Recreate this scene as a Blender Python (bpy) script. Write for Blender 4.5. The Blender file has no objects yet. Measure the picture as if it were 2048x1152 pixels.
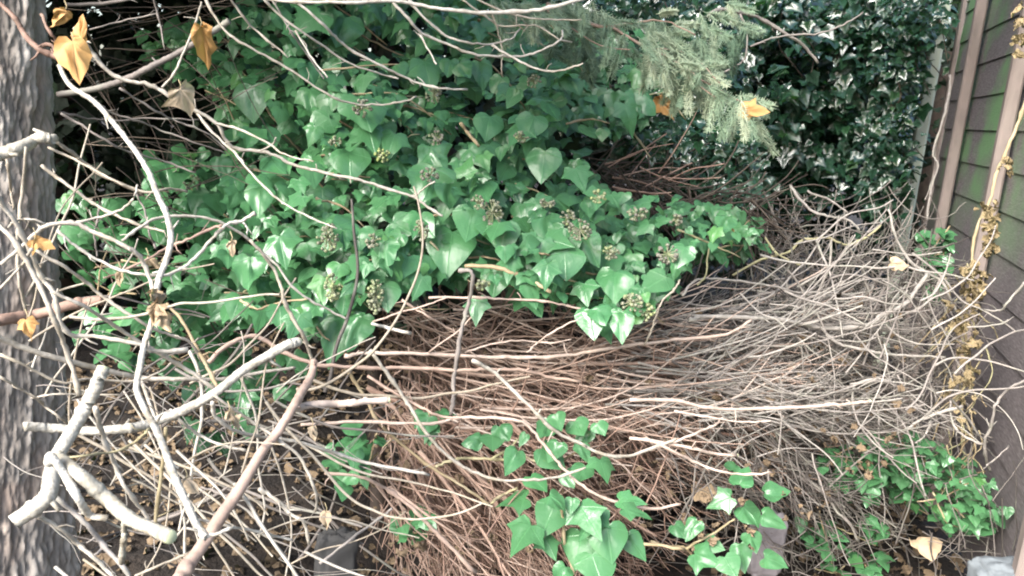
import bpy, math, random
import numpy as np
from mathutils import Vector, Matrix, noise

random.seed(7)
rng = np.random.default_rng(7)
R = math.radians
sc = bpy.context.scene
col = sc.collection

# ------------------------------------------------------------------ camera
CAM = Vector((0.0, 0.0, 1.5))
PITCH, ROLL = R(12.7), R(4.0)
F = 1607.0                                   # focal length in photo pixels (2048 wide)
fwd = Vector((0, math.cos(PITCH), -math.sin(PITCH)))
r0 = Vector((1, 0, 0)); u0 = Vector((0, math.sin(PITCH), math.cos(PITCH)))
rt = math.cos(ROLL) * r0 + math.sin(ROLL) * u0
up = math.cos(ROLL) * u0 - math.sin(ROLL) * r0
cd = bpy.data.cameras.new('camera'); cam = bpy.data.objects.new('camera', cd); col.objects.link(cam)
cam.matrix_world = Matrix.Translation(CAM) @ Matrix((rt, up, -fwd)).transposed().to_4x4()
cd.sensor_width = 36; cd.lens = 36 * F / 2048; cd.clip_start = 0.05; cd.clip_end = 500
cd.dof.use_dof = True; cd.dof.focus_distance = 2.05; cd.dof.aperture_fstop = 11.0
sc.camera = cam

# ------------------------------------------------------------------ light
SUN_EL, SUN_AZ = R(38), R(217)               # azimuth clockwise from +Y: high behind the camera
w = bpy.data.worlds.new('World'); sc.world = w; w.use_nodes = True
nt = w.node_tree; bg = nt.nodes['Background']
sky = nt.nodes.new('ShaderNodeTexSky'); sky.sky_type = 'NISHITA'; sky.sun_disc = False
sky.sun_elevation = SUN_EL; sky.sun_rotation = SUN_AZ
sky.air_density = 1.0; sky.dust_density = 3.0
nt.links.new(sky.outputs[0], bg.inputs[0]); bg.inputs[1].default_value = 0.135
sl = bpy.data.lights.new('sun', 'SUN'); sl.energy = 2.4; sl.angle = R(32); sl.color = (1, 0.98, 0.955)
so = bpy.data.objects.new('sun', sl); col.objects.link(so)
sd = Vector((math.sin(SUN_AZ) * math.cos(SUN_EL), math.cos(SUN_AZ) * math.cos(SUN_EL), math.sin(SUN_EL)))
so.rotation_euler = sd.to_track_quat('Z', 'Y').to_euler()
sc.view_settings.view_transform = 'Standard'; sc.view_settings.look = 'None'
sc.view_settings.exposure = 1.8; sc.view_settings.gamma = 1
sc.cycles.use_denoising = True
sc.cycles.filter_width = 2.0
sc.cycles.max_bounces = 6
sc.cycles.diffuse_bounces = 3; sc.cycles.transmission_bounces = 3

# ------------------------------------------------------------------ helpers
def P(x, y, d):
    """world point seen at photo pixel x, y at d metres in front of the camera"""
    return CAM + fwd * d + rt * ((x - 1024) * d / F) + up * (-(y - 576) * d / F)

npC = np.array(CAM); npf = np.array(fwd); npr = np.array(rt); npu = np.array(up)
def PA(x, y, d):
    x = np.asarray(x, float)[:, None]; y = np.asarray(y, float)[:, None]; d = np.asarray(d, float)[:, None]
    return npC + npf * d + npr * ((x - 1024) * d / F) - npu * ((y - 576) * d / F)

def tag(o, label=None, cat=None, group=None, kind=None):
    if label: o['label'] = label
    if cat: o['category'] = cat
    if group: o['group'] = group
    if kind: o['kind'] = kind
    return o

def empty(name, loc, label, cat, group=None):
    o = bpy.data.objects.new(name, None); col.objects.link(o); o.location = loc; o.empty_display_size = .05
    return tag(o, label, cat, group)

def mesh_obj(name, V, Fc, mat, parent=None, tint=None, uv=None, smooth=True):
    """V (n,3); Fc (m,k) uniform polygons; tint per vertex; uv per corner"""
    V = np.asarray(V, dtype=np.float64); Fc = np.asarray(Fc, dtype=np.int32)
    if parent is not None: V = V - np.array(parent.location)
    c = None
    if parent is None:
        c = V.mean(0); c[2] = V[:, 2].min(); V = V - c
    me = bpy.data.meshes.new(name)
    m, k = Fc.shape
    me.vertices.add(len(V)); me.vertices.foreach_set('co', V.astype(np.float32).ravel())
    me.loops.add(m * k); me.loops.foreach_set('vertex_index', Fc.ravel())
    me.polygons.add(m); me.polygons.foreach_set('loop_start', np.arange(0, m * k, k, dtype=np.int32))
    me.update(calc_edges=True)
    me.polygons.foreach_set('use_smooth', np.full(m, smooth))
    if tint is not None:
        a = me.attributes.new('tint', 'FLOAT', 'POINT'); a.data.foreach_set('value', np.asarray(tint, np.float32))
    if uv is not None:
        l = me.uv_layers.new(name='UVMap'); l.data.foreach_set('uv', np.asarray(uv, np.float32).ravel())
    me.materials.append(mat); me.validate()
    o = bpy.data.objects.new(name, me); col.objects.link(o)
    if parent is not None: o.parent = parent
    else: o.location = c
    return o

class TB:
    """collects tubes, one mesh at the end"""
    def __init__(s): s.V = []; s.F = []; s.T = []; s.n = 0
    def tube(s, pts, rad, sides=6, tint=0.5, cap=True, rough=0.):
        pts = np.asarray(pts, float); n = len(pts)
        rad = np.broadcast_to(np.asarray(rad, float), (n,)) if np.ndim(rad) else np.full(n, rad)
        t = np.gradient(pts, axis=0); t /= np.linalg.norm(t, axis=1)[:, None] + 1e-9
        ref = np.array([.31, .27, .91]); 
        if abs(t.mean(0) @ ref) > .8: ref = np.array([.9, -.3, .1])
        a = np.cross(t, ref); a /= np.linalg.norm(a, axis=1)[:, None] + 1e-9
        b = np.cross(t, a)
        th = np.arange(sides) * 2 * math.pi / sides
        rad = rad[:, None] * np.ones(sides)
        if rough:
            nz = rng.normal(0, rough, rad.shape); nz[1:] = nz[1:] * .6 + nz[:-1] * .4; rad = rad * (1 + nz)
        ring = pts[:, None] + rad[:, :, None] * (a[:, None] * np.cos(th)[None, :, None] + b[:, None] * np.sin(th)[None, :, None])
        V = ring.reshape(-1, 3)
        i = np.arange(n - 1)[:, None] * sides; j = np.arange(sides)[None]
        q = np.stack([i + j, i + (j + 1) % sides, i + sides + (j + 1) % sides, i + sides + j], -1).reshape(-1, 4)
        F_ = [q]
        if cap:
            V = np.vstack([V, pts[0], pts[-1]]); c0, c1 = n * sides, n * sides + 1
            jj = np.arange(0, sides, 2)
            F_.append(np.stack([np.full(len(jj), c0), (jj + 2) % sides, (jj + 1) % sides, jj], -1))
            e = (n - 1) * sides
            F_.append(np.stack([np.full(len(jj), c1), e + jj, e + (jj + 1) % sides, e + (jj + 2) % sides], -1))
        s.V.append(V); s.F.append(np.vstack(F_) + s.n)
        s.T.append(np.full(len(V), tint)); s.n += len(V)
    def build(s, name, mat, parent=None):
        return mesh_obj(name, np.vstack(s.V), np.vstack(s.F), mat, parent, tint=np.concatenate(s.T))
    def each(s, name, mat, parent):
        """every tube a part of its own"""
        o = 0
        for V, F_, T in zip(s.V, s.F, s.T): mesh_obj(name, V, F_ - o, mat, parent, tint=T); o += len(V)

def smooth_line(pts, per=4):
    pts = np.asarray(pts, float)
    if len(pts) < 3:
        k = np.linspace(0, 1, per * 2)[:, None]; return pts[0] * (1 - k) + pts[-1] * k
    q = np.vstack([2 * pts[0] - pts[1], pts, 2 * pts[-1] - pts[-2]]); out = []
    for i in range(1, len(q) - 2):
        for k in range(per):
            t = k / per; a, b, c, d = q[i - 1], q[i], q[i + 1], q[i + 2]
            out.append(.5 * (2 * b + (c - a) * t + (2 * a - 5 * b + 4 * c - d) * t * t + (3 * b - a - 3 * c + d) * t ** 3))
    out.append(pts[-1]); return np.array(out)

def px_tube(tb, pts, d0, d1, w0, w1, sides=7, tint=.5, wob=.012, knots=True, spurs=0):
    """a stem through photo pixels pts, depth d0 to d1, diameter w0 to w1 px"""
    q = smooth_line(pts, 5 if max(w0, w1) < 12 else 14); n = len(q); s = np.linspace(0, 1, n)
    ph = rng.uniform(0, 6.28, 3)
    d = d0 + (d1 - d0) * s + wob * np.sin(s * 7 + ph[0]) + wob * .5 * np.sin(s * 17 + ph[1])
    q = q + rng.normal(0, .75 if max(w0, w1) < 12 else .35, q.shape)
    V = PA(q[:, 0], q[:, 1], d)
    r = (w0 + (w1 - w0) * s) * .5 * d / F
    if knots: r = r * (1 + .10 * np.sin(s * n * .9 + ph[2]) + rng.normal(0, .06, n) + .35 * (rng.random(n) < .06) * (max(w0, w1) < 12)) if max(w0, w1) < 12 else r * (1 + .05 * np.sin(s * 11 + ph[2]) + rng.normal(0, .015, n))
    if max(w0, w1) >= 12 and n > 20:
        for k in range(rng.integers(1, 4)):                       # knots: a swelling where a side shoot broke off
            c = rng.integers(4, n - 4); r = r * (1 + .22 * np.exp(-((np.arange(n) - c) / 1.6) ** 2))
    tb.tube(V, r, sides, tint, rough=.045 if max(w0, w1) >= 12 else .02)
    for k in range(spurs):
        i = rng.integers(1, n - 1); a = rng.uniform(0, 6.28)
        L = rng.uniform(.008, .03)
        dv = np.array([math.cos(a), rng.normal(0, .5), math.sin(a)]) * L
        tb.tube([V[i], V[i] + dv * .5 + rng.normal(0, .002, 3), V[i] + dv], [r[i] * .6, r[i] * .4, r[i] * .25], 4, tint)
    return V

# ------------------------------------------------------------------ materials
def new_mat(name):
    m = bpy.data.materials.new(name); m.use_nodes = True
    nt = m.node_tree; b = nt.nodes['Principled BSDF']; return m, nt, b
def N(nt, t, **k):
    n = nt.nodes.new(t)
    for a, v in k.items():
        if a.startswith('i_'): n.inputs[a[2:].replace('_', ' ')].default_value = v
        else: setattr(n, a, v)
    return n
def ramp(nt, fac, stops):
    r = nt.nodes.new('ShaderNodeValToRGB'); e = r.color_ramp.elements
    while len(e) < len(stops): e.new(.5)
    for i, (p, c) in enumerate(stops): e[i].position = p; e[i].color = (*c, 1)
    nt.links.new(fac, r.inputs[0]); return r.outputs[0]
def mixc(nt, fac, a, b, mode='MIX'):
    m = nt.nodes.new('ShaderNodeMix'); m.data_type = 'RGBA'; m.blend_type = mode
    for s, v in ((0, fac), (6, a), (7, b)):
        if isinstance(v, (int, float)): m.inputs[s].default_value = v
        elif isinstance(v, tuple): m.inputs[s].default_value = (*v, 1)
        else: nt.links.new(v, m.inputs[s])
    return m.outputs[2]
def math_(nt, op, a, b=None):
    m = nt.nodes.new('ShaderNodeMath'); m.operation = op
    for i, v in enumerate((a, b)):
        if v is None: continue
        if isinstance(v, (int, float)): m.inputs[i].default_value = v
        else: nt.links.new(v, m.inputs[i])
    return m.outputs[0]
def tint_of(nt):
    a = N(nt, 'ShaderNodeAttribute'); a.attribute_name = 'tint'; return a.outputs['Fac']
def noise_n(nt, scale, detail=4, stretch=None):
    tc = N(nt, 'ShaderNodeTexCoord'); n = N(nt, 'ShaderNodeTexNoise', i_Scale=scale, i_Detail=detail)
    if stretch:
        mp = N(nt, 'ShaderNodeMapping'); mp.inputs['Scale'].default_value = stretch
        nt.links.new(tc.outputs['Object'], mp.inputs[0]); nt.links.new(mp.outputs[0], n.inputs[0])
    else: nt.links.new(tc.outputs['Object'], n.inputs[0])
    return n.outputs[0]
def bump(nt, b, h, strength=.4, dist=.003):
    n = N(nt, 'ShaderNodeBump'); n.inputs['Strength'].default_value = strength; n.inputs['Distance'].default_value = dist
    nt.links.new(h, n.inputs['Height']); nt.links.new(n.outputs[0], b.inputs['Normal'])

def leaf_mat(name, cols, vein, back, rough=.32, transl=.18, spot=None, vary=False, spec=.5, ior=1.5):
    m, nt, b = new_mat(name)
    c = ramp(nt, tint_of(nt), cols)
    nz = noise_n(nt, 45, 3)
    c = mixc(nt, math_(nt, 'MULTIPLY', nz, .5), c, tuple(x * .45 for x in cols[0][1]), 'MIX')
    if spot:
        n2 = noise_n(nt, 22, 5); c = mixc(nt, math_(nt, 'GREATER_THAN', n2, .62), c, spot)
    if vary:
        f1 = nt.nodes.new('ShaderNodeMapRange'); nt.links.new(noise_n(nt, 3.2, 3), f1.inputs[0]); f1.inputs[1].default_value = .52; f1.inputs[2].default_value = .72; f1.inputs[4].default_value = .5
        c = mixc(nt, f1.outputs[0], c, (.035, .19, .018))
        f2 = nt.nodes.new('ShaderNodeMapRange'); nt.links.new(noise_n(nt, 28, 6), f2.inputs[0]); f2.inputs[1].default_value = .55; f2.inputs[2].default_value = .75; f2.inputs[4].default_value = .22
        c = mixc(nt, f2.outputs[0], c, (.07, .16, .10))
        c = mixc(nt, math_(nt, 'GREATER_THAN', noise_n(nt, 55, 2), .735), c, (.12, .09, .04))
    b.inputs['Specular IOR Level'].default_value = spec; b.inputs['IOR'].default_value = ior
    uv = N(nt, 'ShaderNodeUVMap'); sx = N(nt, 'ShaderNodeSeparateXYZ'); nt.links.new(uv.outputs[0], sx.inputs[0])
    v = math_(nt, 'POWER', sx.outputs[0], 9.0)
    if vein: c = mixc(nt, math_(nt, 'MULTIPLY', v, .8), c, vein)
    g = N(nt, 'ShaderNodeNewGeometry')
    c = mixc(nt, math_(nt, 'MULTIPLY', g.outputs['Backfacing'], .8), c, back)
    nt.links.new(c, b.inputs['Base Color'])
    rr = nt.nodes.new('ShaderNodeMapRange'); nt.links.new(noise_n(nt, 9, 2), rr.inputs[0])
    rr.inputs[1].default_value = .3; rr.inputs[2].default_value = .7
    rr.inputs[3].default_value = max(rough - .06, .05); rr.inputs[4].default_value = rough + .22
    nt.links.new(rr.outputs[0], b.inputs['Roughness'])
    bump(nt, b, math_(nt, 'ADD', math_(nt, 'MULTIPLY', noise_n(nt, 60, 2), .9), math_(nt, 'MULTIPLY', v, -.6)), .35, .004)
    tr = N(nt, 'ShaderNodeBsdfTranslucent'); tc = mixc(nt, .5, c, (.12, .35, .03))
    nt.links.new(tc, tr.inputs[0])
    ms = N(nt, 'ShaderNodeMixShader'); ms.inputs[0].default_value = transl
    nt.links.new(b.outputs[0], ms.inputs[1]); nt.links.new(tr.outputs[0], ms.inputs[2])
    nt.links.new(ms.outputs[0], nt.nodes['Material Output'].inputs[0])
    return m

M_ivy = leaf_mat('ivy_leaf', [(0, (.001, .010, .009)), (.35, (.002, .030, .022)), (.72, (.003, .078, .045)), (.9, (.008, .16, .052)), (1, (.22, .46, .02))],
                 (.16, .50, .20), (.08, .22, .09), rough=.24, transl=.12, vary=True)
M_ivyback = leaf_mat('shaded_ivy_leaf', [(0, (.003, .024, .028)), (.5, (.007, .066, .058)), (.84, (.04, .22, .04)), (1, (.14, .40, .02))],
                 (.03, .12, .06), (.03, .08, .045), rough=.16, spec=1., ior=1.6)  # darker ivy leaf; shade and blue sky light put into its colour
M_dry = leaf_mat('dry_leaf', [(0, (.32, .11, .02)), (.5, (.66, .27, .045)), (1, (.82, .50, .22))],
                 (.6, .42, .22), (.62, .36, .14), rough=.6, transl=.25, spot=(.38, .16, .04))
M_litter = leaf_mat('litter_leaf', [(0, (.015, .010, .007)), (.6, (.035, .023, .016)), (1, (.11, .078, .05))],
                 None, (.22, .16, .1), rough=.8, transl=.05)
M_needle = leaf_mat('dark_conifer_foliage', [(0, (.008, .018, .010)), (.6, (.015, .035, .018)), (1, (.03, .07, .03))],
                 None, (.01, .02, .01), rough=.6, transl=.05)
M_cyp, nt_, b_ = new_mat('cypress_spray')
c_ = ramp(nt_, tint_of(nt_), [(0, (.08, .15, .09)), (.6, (.24, .34, .22)), (1, (.42, .48, .33))])
nt_.links.new(c_, b_.inputs['Base Color']); b_.inputs['Roughness'].default_value = .55

def wood_mat(name, cols, patch, scale=60, rough=.75, stretch=None, dist=.002, pf=.6):
    m, nt, b = new_mat(name)
    c = ramp(nt, tint_of(nt), cols)
    n1 = noise_n(nt, scale, 5, stretch)
    c = mixc(nt, math_(nt, 'MULTIPLY', n1, .8), c, tuple(x * .42 for x in cols[0][1]))
    n2 = noise_n(nt, scale * .25, 4)
    f = nt.nodes.new('ShaderNodeMapRange'); nt.links.new(n2, f.inputs[0]); f.inputs[1].default_value = .5; f.inputs[2].default_value = .68
    f.inputs[4].default_value = pf
    c = mixc(nt, f.outputs[0], c, patch)
    nt.links.new(c, b.inputs['Base Color']); b.inputs['Roughness'].default_value = rough
    bump(nt, b, n1, .5, dist); return m
M_pale = wood_mat('pale_twig_bark', [(0, (.26, .20, .14)), (.5, (.47, .42, .34)), (1, (.72, .69, .62))], (.27, .23, .16), scale=90, pf=.55, dist=.004)
M_brown = wood_mat('brown_dead_twig', [(0, (.14, .078, .056)), (.5, (.45, .30, .23)), (.8, (.64, .48, .39)), (1, (.80, .68, .59))], (.50, .38, .30), pf=.4)
M_grey = wood_mat('grey_weathered_twig', [(0, (.09, .078, .07)), (.5, (.31, .275, .25)), (.8, (.46, .42, .385)), (1, (.60, .56, .51))], (.30, .31, .25), pf=.5)
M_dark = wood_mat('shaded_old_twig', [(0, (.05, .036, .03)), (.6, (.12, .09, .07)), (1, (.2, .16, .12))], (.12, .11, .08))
M_tan = wood_mat('tan_ivy_stem', [(0, (.30, .22, .13)), (.5, (.46, .37, .22)), (1, (.44, .45, .25))], (.5, .43, .29))
M_cut = wood_mat('fresh_cut_wood', [(0, (.55, .6, .36)), (.5, (.62, .66, .42)), (1, (.75, .72, .5))], (.66, .68, .45))
M_berry = wood_mat('ivy_berry', [(0, (.20, .19, .16)), (.5, (.28, .33, .18)), (1, (.42, .52, .16))], (.33, .32, .26), scale=200)
M_bough = wood_mat('pale_cut_branch_bark', [(0, (.20, .17, .12)), (.5, (.50, .47, .38)), (1, (.76, .73, .65))], (.20, .17, .12), scale=170, pf=.75, dist=.004)
WOODS = {'P': M_bough, 'p': M_pale, 'b': M_brown, 'g': M_grey, 'd': M_dark, 't': M_tan}

# ------------------------------------------------------------------ leaves
def leaf_template(half, ring=True):
    """half outline (x>=0) from petiole notch to tip; returns verts xy, tris, uv per corner"""
    tips = {i for i, h in enumerate(half) if h[2]}
    out = [(h[0], h[1], h[2]) for h in half] + [(-h[0], h[1], h[2]) for h in half[-2:0:-1]]
    n = len(out); V = [(0, 0)]; T = []; UV = []
    if ring: V += [(x * .52, y * .52 ) for x, y, _ in out]
    V += [(x, y) for x, y, _ in out]
    o = 1 + n if ring else 1
    # vein weight around the outline: 1 at tips falling to 0 half way between
    w = [float(t) for _, _, t in out]
    for i in range(n):
        j = (i + 1) % n
        wi, wj = w[i], w[j]; wb = max(wi, wj)
        if ring:
            T.append((0, 1 + i, 1 + j)); UV.append(((wb, 0), (wi, .5), (wj, .5)))
            T.append((1 + i, o + i, o + j)); UV.append(((wi, .5), (wi, 1), (wj, 1)))
            T.append((1 + i, o + j, 1 + j)); UV.append(((wi, .5), (wj, 1), (wj, .5)))
        else:
            T.append((0, o + i, o + j)); UV.append(((wb, 0), (wi, 1), (wj, 1)))
    return np.array(V, float), np.array(T, np.int32)[:, ::-1].copy(), np.array(UV, float)[:, ::-1].copy()
LOBED = leaf_template([(0, -.02, 0), (.16, -.16, 0), (.33, -.17, 1), (.42, -.04, 0), (.45, .08, 0), (.64, .28, 1), (.47, .35, 0), (.33, .43, 0), (.26, .60, 0), (.14, .79, 0), (0, 1.04, 1)])
ROUND = leaf_template([(0, .0, 0), (.18, -.10, 0), (.36, -.04, 0), (.47, .12, 1), (.46, .28, 0), (.38, .46, 0), (.26, .66, 0), (.13, .84, 0), (0, 1, 1)])
BROAD = leaf_template([(0, -.02, 0), (.18, -.13, 0), (.36, -.12, 0), (.50, .0, 0), (.57, .18, 1), (.55, .30, 0), (.46, .44, 0), (.32, .60, 0), (.16, .76, 0), (0, .92, 1)])
SMALL = leaf_template([(0, 0, 0), (.3, -.12, 1), (.4, .1, 0), (.52, .28, 1), (.3, .48, 0), (0, 1, 1)], ring=False)
NEED = leaf_template([(0, 0, 0), (.10, .3, 0), (.07, .7, 0), (0, 1, 1)], ring=False)

def rand_unit(n): 
    v = rng.normal(size=(n, 3)); return v / np.linalg.norm(v, axis=1)[:, None]
def leaf_arrays(tpl, pos, size, nrm, tip, fold=.25, curl=.3, tint=None, crumple=0.):
    V0, T0, U0 = tpl; n = len(pos); k = len(V0)
    nrm = nrm / np.linalg.norm(nrm, axis=1)[:, None]
    tip = tip - (tip * nrm).sum(1)[:, None] * nrm; tip /= np.linalg.norm(tip, axis=1)[:, None] + 1e-9
    sx = np.cross(tip, nrm)
    x = V0[None, :, 0] * rng.uniform(.82, 1.12, (n, 1)); y = np.broadcast_to(V0[None, :, 1], (n, k))
    x = x + .10 * rng.normal(size=(n, 1)) * y * (1 - 0 * y)
    fo = rng.normal(fold, .15, (n, 1)); cu = rng.normal(curl, .2, (n, 1)); tw = rng.normal(0, .25, (n, 1)); wv = rng.normal(0, .05, (n, 1)); ph = rng.uniform(0, 6, (n, 1))
    z = -fo * x * x * 1.6 + fo * .45 * np.abs(x) - cu * y * y * .6 + tw * x * y + wv * np.sin(9 * y + ph) * np.sign(x)
    if crumple: z = z + rng.normal(0, crumple, (n, k)) ; x = x * (1 - crumple * 1.5) + rng.normal(0, crumple * .4, (n, k))
    L = size[:, None, None] * (x[..., None] * sx[:, None] + y[..., None] * tip[:, None] + z[..., None] * nrm[:, None])
    V = (pos[:, None] + L).reshape(-1, 3)
    T = (T0[None] + (np.arange(n) * k)[:, None, None]).reshape(-1, 3)
    U = np.broadcast_to(U0[None], (n, *U0.shape)).reshape(-1, 2)
    if tint is None: tint = rng.random(n)
    return V, T, U, np.repeat(tint, k)
class LB:
    def __init__(s): s.a = []
    def add(s, *a, **k):
        if len(a[1]): s.a.append(leaf_arrays(*a, **k))
    def build(s, name, mat, parent=None):
        o = 0; Ts = []
        for V, T, U, t in s.a: Ts.append(T + o); o += len(V)
        return mesh_obj(name, np.vstack([a[0] for a in s.a]), np.vstack(Ts), mat, parent, np.concatenate([a[3] for a in s.a]), np.vstack([a[2] for a in s.a]))

def in_poly(poly, x, y):
    poly = np.array(poly, float); c = np.zeros(len(x), bool); j = len(poly) - 1
    for i in range(len(poly)):
        xi, yi = poly[i]; xj, yj = poly[j]
        m = ((yi > y) != (yj > y)) & (x < (xj - xi) * (y - yi) / (yj - yi + 1e-9) + xi); c ^= m; j = i
    return c
def sample_poly(poly, n):
    p = np.array(poly, float); lo = p.min(0); hi = p.max(0); X = np.zeros(0); Y = np.zeros(0)
    while len(X) < n:
        x = rng.uniform(lo[0], hi[0], n * 2); y = rng.uniform(lo[1], hi[1], n * 2); m = in_poly(poly, x, y)
        X = np.append(X, x[m]); Y = np.append(Y, y[m])
    return X[:n], Y[:n]
UP = np.array([0, 0, 1.])
def facing(pos, kc=.6, ku=.6, kr=.5):
    tc = npC - pos; tc /= np.linalg.norm(tc, axis=1)[:, None]
    return tc * kc + UP * ku + rand_unit(len(pos)) * kr
def hanging(n, spread=.6): return np.array([0, -.15, -1.]) + rng.normal(0, spread, (n, 3))

# ------------------------------------------------------------------ ground
def fract(x, y, s, o=4): return noise.fractal(Vector((x * s, y * s, 3.3)), 1.0, 2.0, o)
gx = np.concatenate([np.linspace(-90, -4, 18), np.linspace(-3.6, 3.6, 121), np.linspace(4, 90, 18)])
gy = np.concatenate([np.linspace(-60, 0, 10), np.linspace(.3, 7, 121), np.linspace(8, 150, 18)])
GX, GY = np.meshgrid(gx, gy)
GZ = np.array([[.06 * fract(a, b, 1.1) + (.03 * fract(a, b, 7, 3)) if abs(a) < 4 and 0 < b < 7.5 else 0. for a in gx] for b in gy])
Vg = np.stack([GX, GY, GZ], -1).reshape(-1, 3); nx = len(gx)
ii, jj = np.meshgrid(np.arange(len(gy) - 1), np.arange(nx - 1), indexing='ij')
Fg = np.stack([ii * nx + jj, ii * nx + jj + 1, (ii + 1) * nx + jj + 1, (ii + 1) * nx + jj], -1).reshape(-1, 4)
M_soil, nt_, b_ = new_mat('soil')
c_ = ramp(nt_, noise_n(nt_, 9, 8), [(.3, (.008, .006, .005)), (.55, (.022, .016, .012)), (.75, (.055, .041, .031))])
nt_.links.new(c_, b_.inputs['Base Color']); b_.inputs['Roughness'].default_value = .95
bump(nt_, b_, noise_n(nt_, 60, 6), .8, .02)
g = mesh_obj('ground', Vg, Fg, M_soil); tag(g, kind='structure')
def gz(a, b): return .06 * fract(a, b, 1.1) + .03 * fract(a, b, 7, 3)

# leaf litter and crumbs on the soil
lb = LB(); n = 5200
px = rng.uniform(-2.2, 2.4, n); py = rng.uniform(1.6, 5.5, n)
pz = np.array([gz(a, b) for a, b in zip(px, py)]) + .012
pos = np.stack([px, py, pz], -1)
lb.add(BROAD, pos, rng.uniform(.02, .055, n), UP + rng.normal(0, .45, (n, 3)), rand_unit(n), crumple=.10)
tag(lb.build('leaf_litter', M_litter), 'brown dead leaves littering the dark soil', 'leaf litter', kind='stuff')

# ------------------------------------------------------------------ big tree on the left
tree = empty('cypress_tree', P(20, 800, 1.75), 'grey barked conifer trunk standing at the left edge', 'tree')
tree.location.z = 0
def trunk_mesh(name, base, top, ra, rb, parent, mat, nu=320, nv=480, amp=.011):
    base = np.array(base); top = np.array(top); V = np.zeros((nv, nu, 3)); T = np.zeros((nv, nu))
    for i in range(nv):
        s = i / (nv - 1); c = base * (1 - s) + top * s; r = ra + (rb - ra) * s + .10 * math.exp(-s * 14)
        for j in range(nu):
            a = 2 * math.pi * j / nu; ca, sa = math.cos(a), math.sin(a)
            h = s * np.linalg.norm(top - base)
            q = Vector((ca * 3.2, sa * 3.2, h * 1.5))
            wv = noise.noise(q * 2.1) * .35
            rd = noise.ridged_multi_fractal(Vector((ca * 3.6 + wv, sa * 3.6 + wv, h * 2.3)), .75, 2.2, 5, 1, 2)
            pl = noise.noise(Vector((ca * 14, sa * 14, h * 17))) ; fn = noise.fractal(Vector((ca * 30, sa * 30, h * 45)), 1, 2, 3)
            dsp = amp * (.6 * (1.1 - rd) + .5 * pl + .6 * fn)
            V[i, j] = c + np.array([ca, sa, 0]) * (r * (1 + .06 * math.sin(3 * a + 2 * s)) + dsp); T[i, j] = max(0, min(1, .5 + dsp / amp * .45))
    i, j = np.meshgrid(np.arange(nv - 1), np.arange(nu), indexing='ij')
    Fq = np.stack([i * nu + j, i * nu + (j + 1) % nu, (i + 1) * nu + (j + 1) % nu, (i + 1) * nu + j], -1).reshape(-1, 4)
    return mesh_obj(name, V.reshape(-1, 3), Fq, mat, parent, T.ravel())
M_bark = wood_mat('furrowed_bark', [(0, (.15, .125, .105)), (.4, (.42, .37, .32)), (1, (.72, .68, .62))], (.36, .26, .20), scale=34, rough=.9, stretch=(1, 1, .5), dist=.01, pf=.55)
pb = P(-68, 900, 1.72); pt = P(-95, 10, 1.72)
dirv = (pt - pb) / (pt.z - pb.z)
trunk_mesh('trunk', pb - dirv * pb.z, pb + dirv * (3.4 - pb.z), .178, .155, tree, M_bark)

def crown(parent, name, xr, yr, zr, n, mat):
    k = n // 9; lb = LB()
    cen = np.stack([rng.uniform(*xr, k), rng.uniform(*yr, k), rng.uniform(*zr, k)], -1)
    pos = (cen[:, None] + rng.normal(0, .08, (k, 9, 3))).reshape(-1, 3)
    lb.add(SMALL, pos, rng.uniform(.06, .12, len(pos)), rand_unit(len(pos)) + UP * .5, hanging(len(pos), .9), curl=.1); lb.build(name, mat, parent)
crown(tree, 'crown', (-3.2, -.45), (1.8, 4.2), (2.1, 3.2), 11000, M_needle)  # foliage mass added overhead so that its shade darkens the gap
crown(tree, 'overhanging_bough', (-.85, -.2), (1.0, 2.0), (2.1, 2.6), 1500, M_needle)  # added above the view to cast shade on the upper-left ivy

# ------------------------------------------------------------------ dark trees behind
def dark_tree(loc, h, ra, n, label, z0=.3, size=(.05, .11), depth=1., hole=None):
    t = empty('conifer_tree', Vector(loc), label, 'tree', 'dark conifers behind the ivy')
    tb = TB(); L = np.array(loc)
    tb.tube([L, L + [0.05, 0, h * .5], L + [0, .05, h]], [.13, .09, .02], 10, .4); tb.build('trunk', M_dark, t)
    lb = LB(); k = n // 9
    # boughs: clusters of flat sprays
    a = rng.uniform(0, 6.28, k); zz = rng.uniform(z0, h, k); rr = ra * rng.uniform(.15, 1, k) ** .5 * np.clip(1.25 - zz / h * .9, .2, 1)
    cen = L + np.stack([rr * np.cos(a), rr * depth * np.sin(a), zz], -1)
    pos = (cen[:, None] + rng.normal(0, .09, (k, 9, 3))).reshape(-1, 3); nn = len(pos)
    if hole is not None:
        d = (pos - npC) @ npf; u = 1024 + ((pos - npC) @ npr) / d * F; v = 576 - ((pos - npC) @ npu) / d * F
        m = np.ones(nn, bool)
        for hx, hy, hr in hole: m &= ((u - hx) ** 2 + (v - hy) ** 2) > hr * hr
        pos = pos[m]; nn = len(pos)
    lb.add(SMALL, pos, rng.uniform(size[0], size[1], nn), rand_unit(nn) + UP * .5, hanging(nn, .9), curl=.1)
    lb.build('crown', M_needle, t); return t
HO = [(300, 25, 4), (322, 18, 6), (345, 14, 6), (312, 48, 8), (330, 52, 6), (278, 42, 4), (338, 35, 4), (370, 14, 5), (352, 20, 5), (250, 58, 4), (325, 62, 4), (240, 115, 4), (335, 28, 5), (293, 52, 3)]
dark_tree((-2.9, 5.2, 0), 4.6, 1.6, 26000, 'dark conifer behind the trunk at far left', hole=HO)
dark_tree((-1.0, 5.6, 0), 4.4, 1.7, 22000, 'dark conifer directly behind the big ivy', hole=HO)
t_ = dark_tree((1.2, 6.6, 0), 4.8, 1.8, 12000, 'dark conifer behind the shaded ivy')
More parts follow.
